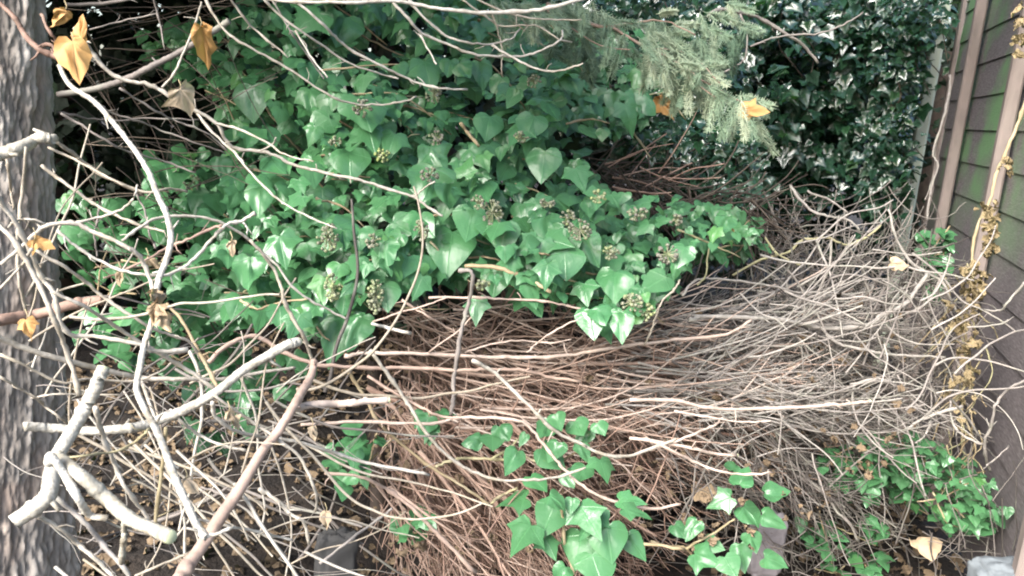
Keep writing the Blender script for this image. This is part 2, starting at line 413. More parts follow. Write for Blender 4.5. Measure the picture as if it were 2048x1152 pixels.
crown(t_, 'overhanging_bough', (.2, 2.0), (2.3, 4.2), (2.35, 3.1), 900, M_needle)  # added out of view to keep direct sun off the back ivy
dark_tree((3.4, 6.8, 0), 4.8, 1.9, 10000, 'dark conifer beyond the end of the fence')
dark_tree((-4.4, 3.4, 0), 4.6, 1.4, 8000, 'dark conifer outside the left edge of view')

# ------------------------------------------------------------------ fence
FD = np.array([math.sin(R(18.1)), math.cos(R(18.1)), 0]); FN = np.array([-FD[1], FD[0], 0])   # along, and face normal towards us
FO = np.array([1.80, 2.95, 0.])
def fence_t(x, y):
    o = npC; dr = npf + npr * ((x - 1024) / F) - npu * ((y - 576) / F)
    k = ((FO - o) @ FN) / (dr @ FN); p = o + dr * k; return (p - FO) @ FD, p[2], k
TE = fence_t(1886, 300)[0]; TP = fence_t(1862, 290)[0]
fence = empty('wooden_fence', Vector(FO), 'dark overlapping board fence with brown battens along the right edge', 'fence')
M_board, nt_, b_ = new_mat('stained_fence_board')
n1 = noise_n(nt_, 3.0, 6); n2 = noise_n(nt_, 30, 6, (1, 1, 6))
c_ = ramp(nt_, n2, [(.3, (.12, .105, .108)), (.6, (.20, .178, .182)), (.8, (.29, .262, .268))])
tc_ = N(nt_, 'ShaderNodeTexCoord'); sp_ = N(nt_, 'ShaderNodeSeparateXYZ'); nt_.links.new(tc_.outputs['Object'], sp_.inputs[0])
mr_ = nt_.nodes.new('ShaderNodeMapRange'); nt_.links.new(sp_.outputs[2], mr_.inputs[0]); mr_.inputs[1].default_value = .95; mr_.inputs[2].default_value = 1.5
al_ = math_(nt_, 'MULTIPLY', mr_.outputs[0], math_(nt_, 'MULTIPLY', math_(nt_, 'SUBTRACT', n1, .44), 6.))
al_ = math_(nt_, 'MINIMUM', math_(nt_, 'MAXIMUM', al_, 0.), .9)
c_ = mixc(nt_, al_, c_, (.15, .30, .13))
nt_.links.new(c_, b_.inputs['Base Color']); b_.inputs['Roughness'].default_value = .7
bump(nt_, b_, n2, .4, .004)
def fbox(t0, t1, z0, z1, n0, n1, sub=1):
    V = []
    for t in (t0, t1):
        for z in (z0, z1):
            for q in (n0, n1): V.append(FO + FD * t + FN * q + np.array([0, 0, z]))
    Fq = [(0, 1, 3, 2), (4, 6, 7, 5), (0, 4, 5, 1), (2, 3, 7, 6), (0, 2, 6, 4), (1, 5, 7, 3)]
    return np.array(V), np.array(Fq)
Vs = []; Fs = []; o = 0; z = .04; T0 = -2.4
while z < 2.3:                                   # tapered lap boards, wavy lower edge
    nseg = 40; ts = np.linspace(T0, TE, nseg)
    for k, tt in enumerate(ts):
        wv = .0015 * math.sin(tt * 3 + z * 31)
        b = FO + FD * tt
        for (q, zz) in ((.004, z + wv), (.015, z + wv), (.008, z + .168), (.0, z + .168)):
            Vs.append(b + FN * q + np.array([0, 0, zz]))
    for k in range(nseg - 1):
        for e in range(4): Fs.append((o + 4 * k + e, o + 4 * k + (e + 1) % 4, o + 4 * k + 4 + (e + 1) % 4, o + 4 * k + 4 + e))
    o += 4 * nseg; z += .150
mesh_obj('board_panel', np.array(Vs), np.array(Fs), M_board, fence, smooth=False)
def vbox(name, t, wd, n0, n1, z0, z1, mat, parent, lean=0.):
    """upright timber with slightly rounded edges"""
    prof = []
    b = min(wd, n1 - n0) * .15
    for (a, c) in ((-wd / 2 + b, n0), (wd / 2 - b, n0), (wd / 2, n0 + b), (wd / 2, n1 - b), (wd / 2 - b, n1), (-wd / 2 + b, n1), (-wd / 2, n1 - b), (-wd / 2, n0 + b)): prof.append((a, c))
    zs = np.linspace(z0, z1, 24); V = []; Fq = []
    for i, zz in enumerate(zs):
        j = .002 * math.sin(zz * 9 + t * 7)
        for a, c in prof: V.append(FO + FD * (t + a + j + lean * zz) + FN * c + np.array([0, 0, zz]))
    m = len(prof)
    for i in range(len(zs) - 1):
        for k in range(m): Fq.append((i * m + k, i * m + (k + 1) % m, (i + 1) * m + (k + 1) % m, (i + 1) * m + k))
    e = (len(zs) - 1) * m
    for s0, fl in ((0, 1), (e, 0)):
        for q in ((0, 1, 2, 3), (0, 3, 4, 7), (4, 5, 6, 7)):
            f = [s0 + x for x in q]; Fq.append(tuple(f[::-1] if fl else f))
    return mesh_obj(name, np.array(V), np.array(Fq), mat, parent, tint=np.full(len(V), .5), smooth=False)
M_batt = wood_mat('brown_batten', [(0, (.18, .145, .13)), (.5, (.30, .25, .225)), (1, (.38, .32, .29))], (.26, .21, .19), scale=30, stretch=(1, 1, .2))
M_post = wood_mat('pale_weathered_post', [(0, (.36, .38, .29)), (.5, (.50, .53, .41)), (1, (.6, .62, .5))], (.42, .47, .33), scale=24, stretch=(1, 1, .2))
for x in (1938, 2012):
    t, zz, k = fence_t(x, 280 if x < 2000 else 420)
    vbox('batten', t, .052, .030, .078, .03, 2.4, M_batt, fence)
    print('batten', t, zz, k)
vbox('batten', fence_t(2046, 800)[0] - .5, .052, .030, .078, .03, 2.4, M_batt, fence)
vbox('post', TE + .06, .085, -.05, .028, 0, 2.4, M_batt, fence)
pst = empty('fence_post', Vector(FO + FD * TP), 'pale weathered timber post half hidden by ivy at the fence end', 'post')
vbox('shaft', TP, .075, .03, .105, 0, 2.6, M_post, pst)
print('TE', TE, FO + FD * TE)

# ------------------------------------------------------------------ ivy: the big mass
IVY = [(285, 70), (420, 70), (500, -20), (1010, -20), (1150, 60), (1330, 90), (1350, 190), (1320, 265), (1210, 290), (1130, 290), (1165, 350), (1220, 395), (1400, 425), (1500, 440), (1515, 490),
       (1400, 515), (1370, 560), (1320, 630), (1240, 670), (1190, 670), (1130, 610), (1060, 620), (1010, 580), (930, 570), (850, 580), (790, 590), (740, 640), (700, 690), (640, 690), (560, 650), (480, 660),
       (380, 650), (345, 600), (420, 540), (370, 480), (290, 440), (290, 330), (400, 320), (470, 300), (440, 200), (390, 180), (290, 130)]
def ivy_depth(x, y):
    d = 2.35 - .45 * np.clip((y - 100) / 430, 0, 1) ** 1.1 + .55 * np.clip((x - 1080) / 300, 0, 1) * np.clip((380 - y) / 200, 0, 1)
    d = d + .35 * np.clip((560 - x) / 300, 0, 1) + .10 * np.sin(x * .018 + 1) * np.sin(y * .021) + .06 * np.sin(x * .043) * np.cos(y * .05 + 2)
    return d
ivy = empty('ivy_bush', P(900, 600, 2.4), 'big glossy green ivy hanging in a mound above the brush pile', 'ivy')
ivy.location.z = .1
lb = LB()
HOLES = [(440, 190, 24), (420, 300, 26), (520, 420, 20), (400, 470, 24), (330, 380, 30), (480, 580, 18), (690, 170, 16), (620, 270, 16), (1000, 90, 18), (1070, 330, 16), (1180, 240, 16), (560, 260, 26), (500, 330, 28), (450, 250, 30), (600, 340, 20), (700, 420, 18), (560, 480, 22), (640, 130, 22), (1000, 350, 18), (850, 420, 14), (900, 150, 20), (760, 80, 28), (850, 55, 22), (330, 240, 55), (300, 200, 40), (330, 290, 40), (950, 225, 30), (1020, 215, 22), (900, 290, 30), (780, 150, 26), (900, 345, 22), (560, 165, 16), (380, 300, 35), (350, 520, 36), (290, 560, 40), (1100, 250, 18), (600, 420, 18), (470, 470, 18), (1080, 500, 14), (1130, 300, 30)]
def ivy_layer(n, off, thick, smin, smax, tlo, thi, edge=1., holes=True):
    x, y = sample_poly(IVY, n)
    if holes:
        m = np.ones(n, bool)
        for hx, hy, hr in HOLES: m &= ((x - hx) ** 2 + ((y - 20) - hy) ** 2) > hr * hr
        x = x[m]; y = y[m]
    n = len(x)
    d = ivy_depth(x, y) + off + rng.uniform(0, thick, n)
    pos = PA(x, y - 22, d)
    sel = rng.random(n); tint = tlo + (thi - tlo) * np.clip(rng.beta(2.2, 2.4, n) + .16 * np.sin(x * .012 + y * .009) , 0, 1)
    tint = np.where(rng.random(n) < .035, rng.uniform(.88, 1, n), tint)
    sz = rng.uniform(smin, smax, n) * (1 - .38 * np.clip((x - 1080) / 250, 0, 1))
    for k, tp in enumerate((LOBED, ROUND, BROAD)):
        s = (sel >= (0, .5, .66)[k]) & (sel < (.5, .66, 2)[k])
        lb.add(tp, pos[s], sz[s], facing(pos[s], .55, .6, .42), hanging(s.sum(), .45), tint=tint[s])
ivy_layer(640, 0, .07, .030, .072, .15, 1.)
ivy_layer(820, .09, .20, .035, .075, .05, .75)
ivy_layer(1100, .36, .35, .05, .08, 0, .35, holes=False)  # inner leaves tinted darker: shade of the gaps put into their colour
# single leaves one can pick out: x, y (petiole), length px, tint
KEY = [(700, 905, 0)]
key = [(905, 470, 120, .80), (945, 425, 85, .78), (1008, 452, 80, .85), (1092, 440, 78, .55), (690, 640, 112, .6), (725, 640, 88, .55), (560, 480, 80, .5), (500, 520, 95, .5), (420, 395, 80, .25), (330, 335, 85, .35),
       (505, 180, 88, .45), (620, 185, 70, .5), (735, 255, 80, .4), (700, 310, 78, .4), (790, 275, 66, .35), (860, 300, 80, .45), (870, 345, 95, .3), (640, 35, 78, .7), (690, 40, 80, .75), (720, 205, 95, .6), (1035, 185, 52, .8), (980, 240, 66, .7),
       (1068, 240, 68, .45), (1090, 310, 84, .72), (1230, 550, 84, .8), (1265, 515, 60, .93), (1180, 625, 75, .8), (1240, 630, 72, .85), (1130, 510, 75, .6), (1055, 575, 62, .6), (845, 560, 62, .45), (815, 520, 68, .8), (770, 575, 72, .5), (955, 605, 62, .6),
       (1150, 345, 60, .5), (1170, 480, 75, .55), (1330, 560, 78, .35), (1370, 500, 62, .4), (1455, 440, 50, .4), (600, 635, 66, .55), (560, 620, 62, .8), (960, 130, 66, .75), (850, 130, 80, .6), (480, 600, 62, .6), (680, 535, 48, .93), (520, 380, 72, .35), (440, 320, 62, .3), (620, 335, 66, .3), (1010, 500, 42, .9), (965, 315, 42, .96), (1140, 160, 60, .35), (1230, 190, 62, .82), (1250, 215, 72, .8), (1280, 150, 52, .96), (1300, 205, 58, .75)]
for x, y, s, t in key:
    d = float(ivy_depth(np.array([x]), np.array([y]))[0]) - rng.uniform(.01, .06)
    p = PA([x], [y - 6], [d]); tp = (LOBED, ROUND, BROAD)[rng.integers(0, 3)]
    lb.add(tp, p, np.array([s * .88 * d / F]), facing(p, .75, .5, .2), hanging(1, .25), tint=np.array([t]))
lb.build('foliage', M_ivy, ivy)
tb = TB()
for k in range(70):
    x, y = sample_poly(IVY, 1); x = x[0]; y = y[0]; a = rng.uniform(-.3, .9)
    L = rng.uniform(60, 180); pts = [(x, y), (x + L * .5 * math.cos(a), y + L * .5 * math.sin(a) + rng.normal(0, 10)), (x + L * math.cos(a), y + L * math.sin(a) + 15)]
    d = float(ivy_depth(np.array([x]), np.array([y]))[0]) + rng.uniform(.02, .15); px_tube(tb, pts, d, d + .05, rng.uniform(3, 6), 2.5, 5, rng.uniform(.1, 1))
px_tube(tb, [(930, 531), (997, 536), (1032, 550), (1067, 564), (1101, 583)], 1.90, 1.86, 9, 7, 8, .5)
px_tube(tb, [(920, 245), (940, 270), (958, 292)], 2.1, 2.05, 8, 6, 6, .4)
px_tube(tb, [(480, 600), (515, 618), (560, 605), (615, 598)], 1.9, 1.88, 5, 4, 6, .4)
tb.each('stem', M_tan, ivy)
tb = TB()
for x0, y0, x1, y1 in ((980, 1000, 900, 300), (760, 1050, 640, 250), (1150, 980, 1180, 350)):
    px_tube(tb, [(x0, y0), ((x0 + x1) / 2 + 40, (y0 + y1) / 2), (x1, y1)], 2.75, 2.75, 34, 22, 9, .4)
tb.each('old_stem', M_dark, ivy)
# flower and berry heads, each one a part
def ico(r):
    t = (1 + 5 ** .5) / 2
    V = np.array([(-1, t, 0), (1, t, 0), (-1, -t, 0), (1, -t, 0), (0, -1, t), (0, 1, t), (0, -1, -t), (0, 1, -t), (t, 0, -1), (t, 0, 1), (-t, 0, -1), (-t, 0, 1)], float)
    Fv = [(0, 11, 5), (0, 5, 1), (0, 1, 7), (0, 7, 10), (0, 10, 11), (1, 5, 9), (5, 11, 4), (11, 10, 2), (10, 7, 6), (7, 1, 8), (3, 9, 4), (3, 4, 2), (3, 2, 6), (3, 6, 8), (3, 8, 9), (4, 9, 5), (2, 4, 11), (6, 2, 10), (8, 6, 7), (9, 8, 1)]
    return V / np.linalg.norm(V[0]) * r, np.array(Fv)
BV, BF = ico(1)
def berries(x, y, rx, ry, tint, n, parent, d=None):
    if d is None: d = float(ivy_depth(np.array([x]), np.array([y]))[0]) - .10
    c = np.array(P(x, y, d)); Vs = []; Fs = []; o = 0; T = []
    for k in range(n):
        q = rand_unit(1)[0]; p = c + npr * (q[0] * rx * d / F) + npu * (q[1] * ry * d / F) + npf * (q[2] * rx * .8 * d / F)
        r = rng.uniform(.0032, .0052); Vs.append(BV * r + p); Fs.append(BF + o); o += len(BV); T.append(np.full(len(BV), np.clip(tint + rng.normal(0, .15), 0, 1)))
        e = (c - p); a = np.cross(e, [.3, .2, .9]); a = a / (np.linalg.norm(a) + 1e-9) * .0008   # thin stalk to the centre
        b2 = np.cross(e, a); b2 = b2 / (np.linalg.norm(b2) + 1e-9) * .0008
        st = np.array([p + a, p - a, c + a, c - a, p + b2, p - b2, c + b2, c - b2]); Vs.append(st)
        Fs.append(np.array([(0, 1, 2), (1, 3, 2), (4, 5, 6), (5, 7, 6)]) + o); o += 8; T.append(np.full(8, .6))
    mesh_obj('berry_cluster', np.vstack(Vs), np.vstack(Fs), M_berry, parent, np.concatenate(T))
for b in [(765, 310, 14, 14, 1, 30), (725, 216, 19, 17, .2, 34), (868, 190, 15, 16, .35, 26), (1068, 163, 13, 12, .3, 22), (1042, 274, 14, 10, .4, 20), (872, 276, 14, 14, .2, 24), (985, 425, 20, 24, .3, 44), (955, 405, 12, 14, .35, 20),
          (655, 475, 20, 28, .35, 54), (747, 482, 14, 14, .4, 22), (665, 575, 15, 26, .6, 40), (751, 593, 15, 34, .45, 54), (1160, 460, 22, 20, .25, 34), (1135, 435, 14, 14, .3, 20), (1197, 393, 15, 12, .65, 20), (1275, 428, 20, 14, .25, 30), (1222, 505, 16, 13, .5, 22),
          (1335, 508, 20, 18, .1, 34), (1264, 605, 20, 17, .5, 32), (1295, 625, 14, 16, .65, 18), (965, 570, 14, 10, .6, 18), (385, 365, 16, 14, .6, 20), (670, 282, 12, 9, .5, 18), (1095, 405, 14, 10, .35, 20), (1350, 440, 14, 10, .2, 20), (860, 350, 18, 14, .15, 26), (842, 460, 13, 20, .35, 26)]:
    berries(*b, ivy)

# shaded ivy sprigs left and lower left of the mass
def ivy_patch(name, label, poly, n, d, thick, smin, smax, tlo=.1, thi=.7, mat=None, group=None, stems=8, cat='ivy', root=None, sd_=.45, ku=.6, kc=.5, tpls=(LOBED, ROUND, BROAD), stemw=(4, 2.5)):
    c = np.mean(poly, 0); e = empty(name, P(c[0], c[1], d), label, cat, group)
    lb = LB(); x, y = sample_poly(poly, n); dd = d + rng.uniform(0, thick, n) + .05 * np.sin(x * .03) * np.sin(y * .03)
    pos = PA(x, y, dd); pos[:, 2] = np.maximum(pos[:, 2], .03)
    tint = tlo + (thi - tlo) * rng.beta(2, 2.2, n); tint = np.where(rng.random(n) < .03, rng.uniform(.85, 1, n), tint)
    sz = rng.uniform(smin, smax, n); sel = rng.integers(0, len(tpls), n)
    for k, tp in enumerate(tpls):
        s = sel == k; lb.add(tp, pos[s], sz[s], facing(pos[s], kc, ku, .45), hanging(s.sum(), sd_), tint=tint[s])
    lb.build('foliage', mat or M_ivy, e)
    if stems:
        tb = TB()
        for k in range(stems):
            x, y = sample_poly(poly, 2); dk = d + rng.uniform(0, thick)
            px_tube(tb, [(x[0], y[0]), ((x[0] + x[1]) / 2 + rng.normal(0, 12), (y[0] + y[1]) / 2 + rng.normal(0, 12)), (x[1], y[1])], dk, dk + .03, stemw[0], stemw[1], 5, rng.uniform(0, .8))
        tb.each('stem', M_tan, e)
    return e
ivy_patch('ivy_sprig', 'dim green ivy leaves behind the twigs beside the trunk', [(110, 370), (300, 400), (400, 470), (420, 640), (330, 680), (170, 620), (120, 500)], 110, 2.75, .3, .05, .08, 0, .5, stems=6)
ivy_patch('ivy_sprig', 'shaded ivy leaves under the left end of the big ivy', [(150, 640), (420, 640), (620, 700), (600, 790), (380, 760), (180, 700)], 70, 2.3, .25, .045, .075, 0, .6, stems=6)

# ------------------------------------------------------------------ shaded ivy at the back right
def back_ivy(label, poly, n, d, thick, smin, smax, ncl, seed_t=(.1, .8), group='ivy covering the back boundary'):
    c = np.mean(poly, 0); e = empty('ivy_wall', P(c[0], c[1], d), label, 'ivy', group); e.location.z = 0
    cx, cy = sample_poly(poly, ncl); cd_ = d + rng.uniform(0, thick, ncl); per = n // ncl
    x = (cx[:, None] + rng.normal(0, 20, (ncl, per))).ravel(); y = (cy[:, None] + rng.normal(0, 20, (ncl, per))).ravel()
    dd = (cd_[:, None] + rng.normal(0, .10, (ncl, per))).ravel(); ct = np.repeat(rng.uniform(-.2, .2, ncl), per)
    pos = PA(x, y, dd); pos[:, 2] = np.maximum(pos[:, 2], .02); k = len(pos)
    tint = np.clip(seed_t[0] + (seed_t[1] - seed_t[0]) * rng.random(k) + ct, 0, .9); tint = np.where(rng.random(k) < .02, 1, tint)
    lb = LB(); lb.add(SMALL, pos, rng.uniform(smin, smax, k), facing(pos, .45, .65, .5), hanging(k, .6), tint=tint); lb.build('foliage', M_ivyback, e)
    tb = TB()
    for i in range(ncl // 6):
        px_tube(tb, [(cx[i], cy[i]), (cx[i] + rng.normal(10, 20), cy[i] + 45), (cx[i] + rng.normal(20, 30), cy[i] + 110)], cd_[i] - .05, cd_[i], 3.5, 2, 4, rng.uniform(.3, 1))
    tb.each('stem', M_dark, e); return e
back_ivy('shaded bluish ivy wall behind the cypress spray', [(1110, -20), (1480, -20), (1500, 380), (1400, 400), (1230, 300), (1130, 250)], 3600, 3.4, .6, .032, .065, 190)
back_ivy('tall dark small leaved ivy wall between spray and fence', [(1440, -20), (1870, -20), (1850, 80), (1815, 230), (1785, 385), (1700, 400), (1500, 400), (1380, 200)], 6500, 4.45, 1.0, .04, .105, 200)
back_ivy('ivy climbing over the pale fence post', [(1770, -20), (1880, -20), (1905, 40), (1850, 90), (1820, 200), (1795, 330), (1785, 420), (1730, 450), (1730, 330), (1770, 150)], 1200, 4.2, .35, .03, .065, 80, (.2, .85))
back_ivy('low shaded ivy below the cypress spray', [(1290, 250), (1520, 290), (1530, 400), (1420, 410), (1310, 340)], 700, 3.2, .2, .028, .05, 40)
ivy_patch('ivy_sprig', 'small ivy sprig right of the big ivy mound', [(1370, 430), (1440, 415), (1520, 440), (1525, 500), (1440, 515), (1390, 500)], 75, 2.7, .15, .04, .06, .2, .7, stems=5)
ivy_patch('ivy_sprig', 'ivy sprig against the fence foot of the first batten', [(1840, 470), (1900, 440), (1905, 500), (1885, 590), (1850, 600)], 60, 3.2, .12, .035, .055, .1, .6, stems=5)

# ------------------------------------------------------------------ low ivy plants
def leaf_sprays(label, lst, d, stems, group=None, extra=None, name='ivy_plant'):
    c = np.mean([(a[0], a[1]) for a in lst], 0); e = empty(name, P(c[0], c[1], d), label, 'ivy', group); lb = LB()
    for a in lst:
        x, y, s, t = a[:4]; s *= .84; t *= .85; dk = d + rng.uniform(-.05, .05); p = PA([x], [y - s * .4], [dk]); tp = (LOBED, ROUND, BROAD)[rng.integers(0, 3)]
        an = a[4] if len(a) > 4 else rng.normal(0, .5); tip = (npr * math.sin(an) - npu * math.cos(an))[None] + rng.normal(0, .12, (1, 3))
        lb.add(tp, p, np.array([s * dk / F]), facing(p, .65, .6, .3), tip, tint=np.array([t]))
    if extra:
        poly, n, smin, smax = extra; x, y = sample_poly(poly, n); p = PA(x, y, d + .05 + rng.uniform(0, .15, n))
        lb.add(LOBED, p, rng.uniform(smin, smax, n), facing(p, .5, .7, .4), hanging(n, .6), tint=rng.uniform(.1, .7, n))
    lb.build('foliage', M_ivy, e)
    tb = TB()
    for s in stems: px_tube(tb, s[2], d + .02, d + .05, s[0], s[1], 7, rng.uniform(.4, .9))
    tb.each('stem', M_tan, e); return e
leaf_sprays('ivy stem with fresh leaves rising in front of the brush pile', [(962, 897, 46, .7, -1.2), (1000, 870, 50, .5), (985, 888, 50, .3), (1052, 880, 36, .8), (1035, 925, 70, .75), (1085, 925, 80, .6), (1118, 905, 60, .5), (1100, 865, 60, .55), (1150, 860, 50, .4), (1178, 880, 55, .45), (1160, 905, 45, .4), (1062, 975, 62, .94, .3), (1200, 940, 60, .4), (1130, 960, 45, .5), (1170, 950, 52, .4), (1050, 1020, 72, .5), (1110, 845, 50, .4), (1195, 860, 40, .4)],
            1.95, [(7, 6, [(872, 933), (900, 922), (935, 917), (969, 917), (997, 919), (1040, 910)]), (6, 4, [(985, 917), (1015, 898), (1035, 879)]), (6, 6, [(976, 1012), (1001, 992), (1034, 976)]), (5, 4, [(1040, 910), (1100, 930), (1160, 900)])])
leaf_sprays('drooping glossy ivy at the bottom centre of the picture', [(1062, 1080, 85, .35, -.5), (1110, 1040, 90, .4, -.4), (1160, 1045, 95, .65), (1145, 1010, 40, .5), (1195, 1050, 88, .75), (1240, 1020, 62, .92, 1.3), (1250, 1040, 66, .5, 1.0), (1215, 1085, 90, .6), (1165, 1100, 90, .4), (1255, 1095, 70, .7, .7), (1185, 1140, 90, .5), (1100, 1010, 55, .45), (1090, 1095, 55, .4), (1130, 1155, 66, .6)],
            1.85, [(6, 6, [(1105, 985), (1125, 1030), (1130, 1090), (1150, 1150)]), (8, 6, [(1200, 1070), (1255, 1082), (1310, 1090), (1370, 1100)]), (5, 5, [(1210, 1150), (1200, 1100), (1150, 1040)])])
leaf_sprays('upright ivy sprig with one pale leaf at bottom right', [(1478, 990, 62, .88, 3.0), (1460, 1015, 60, .55, -1.1), (1488, 1035, 62, .5), (1530, 1005, 60, .55, 1.2), (1525, 1050, 62, .35, .9), (1395, 1060, 55, .6), (1465, 955, 40, .45, 2.8), (1410, 1100, 50, .6, 1.2), (1390, 1130, 66, .95, .9), (1480, 1110, 66, .5), (1450, 1135, 60, .55), (1530, 1135, 60, .45), (1350, 1065, 44, .35), (1500, 1085, 50, .4)],
            2.05, [(6, 4, [(1370, 1098), (1420, 1070), (1470, 1038)]), (7, 5, [(1300, 1085), (1340, 1093), (1372, 1098), (1400, 1130)])], 'low ivy plants')
ivy_patch('ivy_plant', 'dense small leaved ground ivy at the foot of the fence', [(1730, 890), (1800, 860), (1880, 880), (1985, 950), (2020, 1010), (2000, 1060), (1900, 1065), (1830, 1010), (1740, 960)], 260, 2.35, .35, .026, .045, 0, .45, stems=10, ku=.9)
ivy_patch('ivy_plant', 'scattered ground ivy left of the dense clump', [(1630, 900), (1760, 860), (1780, 960), (1730, 1010), (1640, 970)], 90, 2.35, .25, .03, .05, .1, .7, stems=6, ku=.9)
ivy_patch('ivy_plant', 'few ivy leaves on the soil near the bottom edge', [(1590, 1010), (1780, 1040), (1760, 1150), (1620, 1150)], 34, 2.4, .2, .035, .055, .2, .7, stems=5, ku=1)
ivy_patch('ivy_sprig', 'ivy sprig poking through brown twigs left of centre', [(660, 850), (760, 860), (770, 920), (700, 975), (660, 960)], 24, 1.95, .15, .035, .06, .3, .85, stems=4)
ivy_patch('ivy_sprig', 'single bright ivy sprig in front of the brown twigs', [(830, 820), (880, 820), (880, 860), (840, 855)], 5, 1.95, .05, .045, .06, .3, .8, stems=2)
ivy_patch('ivy_sprig', 'dark ivy sprig low in the brush pile hollow', [(800, 1020), (850, 990), (870, 1040), (830, 1100), (800, 1080)], 12, 2.05, .15, .035, .055, .2, .9, stems=2)
ivy_patch('ivy_sprig', 'dim ivy leaves behind the cut stub', [(340, 720), (560, 740), (600, 800), (420, 900), (370, 860)], 34, 2.1, .2, .04, .06, .1, .7, stems=5)

# ------------------------------------------------------------------ cypress spray, top right of centre
cyp = empty('cypress_branch', P(1200, 50, 2.0), 'pale green feathery cypress branch hanging over the ivy', 'branch')
tb = TB()
for pts, w0, w1 in (([(1094, 7), (1164, 38), (1192, 52), (1223, 54), (1254, 73), (1292, 94), (1350, 122), (1420, 170), (1500, 212)], 8, 3), ([(1223, 54), (1270, 45), (1330, 42), (1390, 70)], 5, 2),
                    ([(1280, 88), (1320, 130), (1370, 150), (1430, 195)], 5, 2), ([(1094, 20), (1150, 60), (1200, 90), (1260, 100)], 4, 2), ([(1300, 95), (1380, 110), (1440, 165)], 4, 2)):
    px_tube(tb, pts, 2.0, 1.85, w0, w1, 6, .6)
tb.each('stem', M_brown, cyp)
tb = TB()
def spray(tb, x, y, a, L, d, tint):
    n = 9; q = [(x, y)]; aa = a
    for i in range(n): aa += rng.normal(.02, .06); q.append((q[-1][0] + L / n * math.cos(aa), q[-1][1] + L / n * math.sin(aa)))
    q = np.array(q); dd = d + np.linspace(0, rng.normal(0, .05), n + 1)
    def T(p, dp, w): tb.tube(PA(p[:, 0], p[:, 1], dp), np.linspace(w * .62, w * .36, len(p)) * .5 * dp / F, 4, tint + rng.normal(0, .06), cap=False)
    T(q, dd, 2.6)
    for i in range(1, n + 1):
        for s in (-1, 1):
            l = L * .36 * (1 - .65 * i / n) * rng.uniform(.7, 1.2); b = aa * .3 + a * .7 + s * rng.uniform(.5, .8)
            k = 4; p = np.array([(q[i][0] + l * j / k * math.cos(b - s * .08 * j), q[i][1] + l * j / k * math.sin(b - s * .08 * j)) for j in range(k + 1)])
            dk = dd[i] + np.linspace(0, rng.normal(0, .012), k + 1); T(p, dk, 3.0)
            for j in range(1, k + 1):
                for s2 in (-1, 1):
                    l2 = rng.uniform(4, 9); c = b + s2 * .7
                    T(np.array([p[j], p[j] + np.array([math.cos(c), math.sin(c)]) * l2]), np.array([dk[j], dk[j]]), 2.8)
axis = smooth_line([(1150, 30), (1223, 54), (1292, 80), (1350, 122), (1420, 165), (1490, 212)], 12)
for k in range(46):
    i = rng.integers(14, len(axis)); x, y = axis[i]
    spray(tb, x + rng.normal(0, 14), y + rng.normal(0, 14), rng.uniform(.1, 1.9), rng.uniform(45, 95), 1.9 + rng.normal(0, .05), rng.uniform(.45, 1))
for x0, y0, n in ((1330, 45, 7), (1385, 80, 7), (1440, 30, 6), (1300, 100, 8), (1360, 140, 7)):
    for k in range(n): spray(tb, x0 + rng.normal(0, 22), y0 + rng.normal(0, 16), rng.uniform(-.2, 1.9), rng.uniform(35, 75), 1.95 + rng.normal(0, .05), rng.uniform(.3, .95))
tb.build('foliage', M_cyp, cyp); tb2 = TB()
for k in range(34): spray(tb2, rng.uniform(980, 1240), rng.uniform(-10, 45), rng.uniform(.2, 1.6), rng.uniform(40, 80), 1.95 + rng.normal(0, .05), rng.uniform(.2, .8))
tb2.build('foliage', M_cyp, cyp)
cy2 = empty('cypress_branch', P(1150, 80, 2.15), 'darker green cypress sprays beside the pale branch', 'branch')
tb = TB()
for x0, y0, n in ((1150, 60, 7), (1170, 95, 7), (1110, 70, 5), (1480, 60, 6)):
    for k in range(n): spray(tb, x0 + rng.normal(0, 20), y0 + rng.normal(0, 16), rng.uniform(.4, 2.2), rng.uniform(35, 70), 2.15 + rng.normal(0, .05), rng.uniform(0, .4))
tb.build('foliage', M_cyp, cy2)

# ------------------------------------------------------------------ traced branches and twigs
# (name, label, category, material, depth0, depth1, tint, [ (w0, w1, points), further side twigs ... ])
exec_list = []
def branch(name, label, mat, d0, d1, tint, *lines, group=None, cat=None, spurs=3, sides=8, cut=None):
    cat = cat or name.split('_')[-1]
    if len(lines) == 1 and not cut:
        tb = TB(); w0, w1, pts = lines[0]; px_tube(tb, pts, d0, d1, w0, w1, sides, tint, spurs=spurs)
        return tag(tb.build(name, WOODS[mat]), label, cat, group)
    x, y = lines[0][2][0]; e = empty(name, P(x, y, d0), label, cat, group); q = None
    for i, (w0, w1, pts) in enumerate(lines):
        tb = TB()
        if i == 0:
            V = px_tube(tb, pts, d0, d1, w0, w1, sides, tint, spurs=spurs); q = pts
        else:
            j = min(range(len(q)), key=lambda k: (q[k][0] - pts[0][0]) ** 2 + (q[k][1] - pts[0][1]) ** 2); s = j / (len(q) - 1)
            dk = d0 + (d1 - d0) * s; px_tube(tb, pts, dk, dk + rng.uniform(-.08, .08), w0, w1, max(5, sides - 2), tint, spurs=1, wob=.006)
        tb.build('stem' if i == 0 else 'side_twig', WOODS[mat], e)
        if i == 0 and cut:
            tb = TB(); end = V[-1]; dv = V[-1] - V[-3]; dv /= np.linalg.norm(dv); r = w1 * .5 * d1 / F
            tb.tube([end - dv * .002, end + dv * .003, end + dv * .0035], [r * .97, r * .96, r * .9], 14, .5); tb.build('cut_end', M_cut, e)
    return e

B = branch
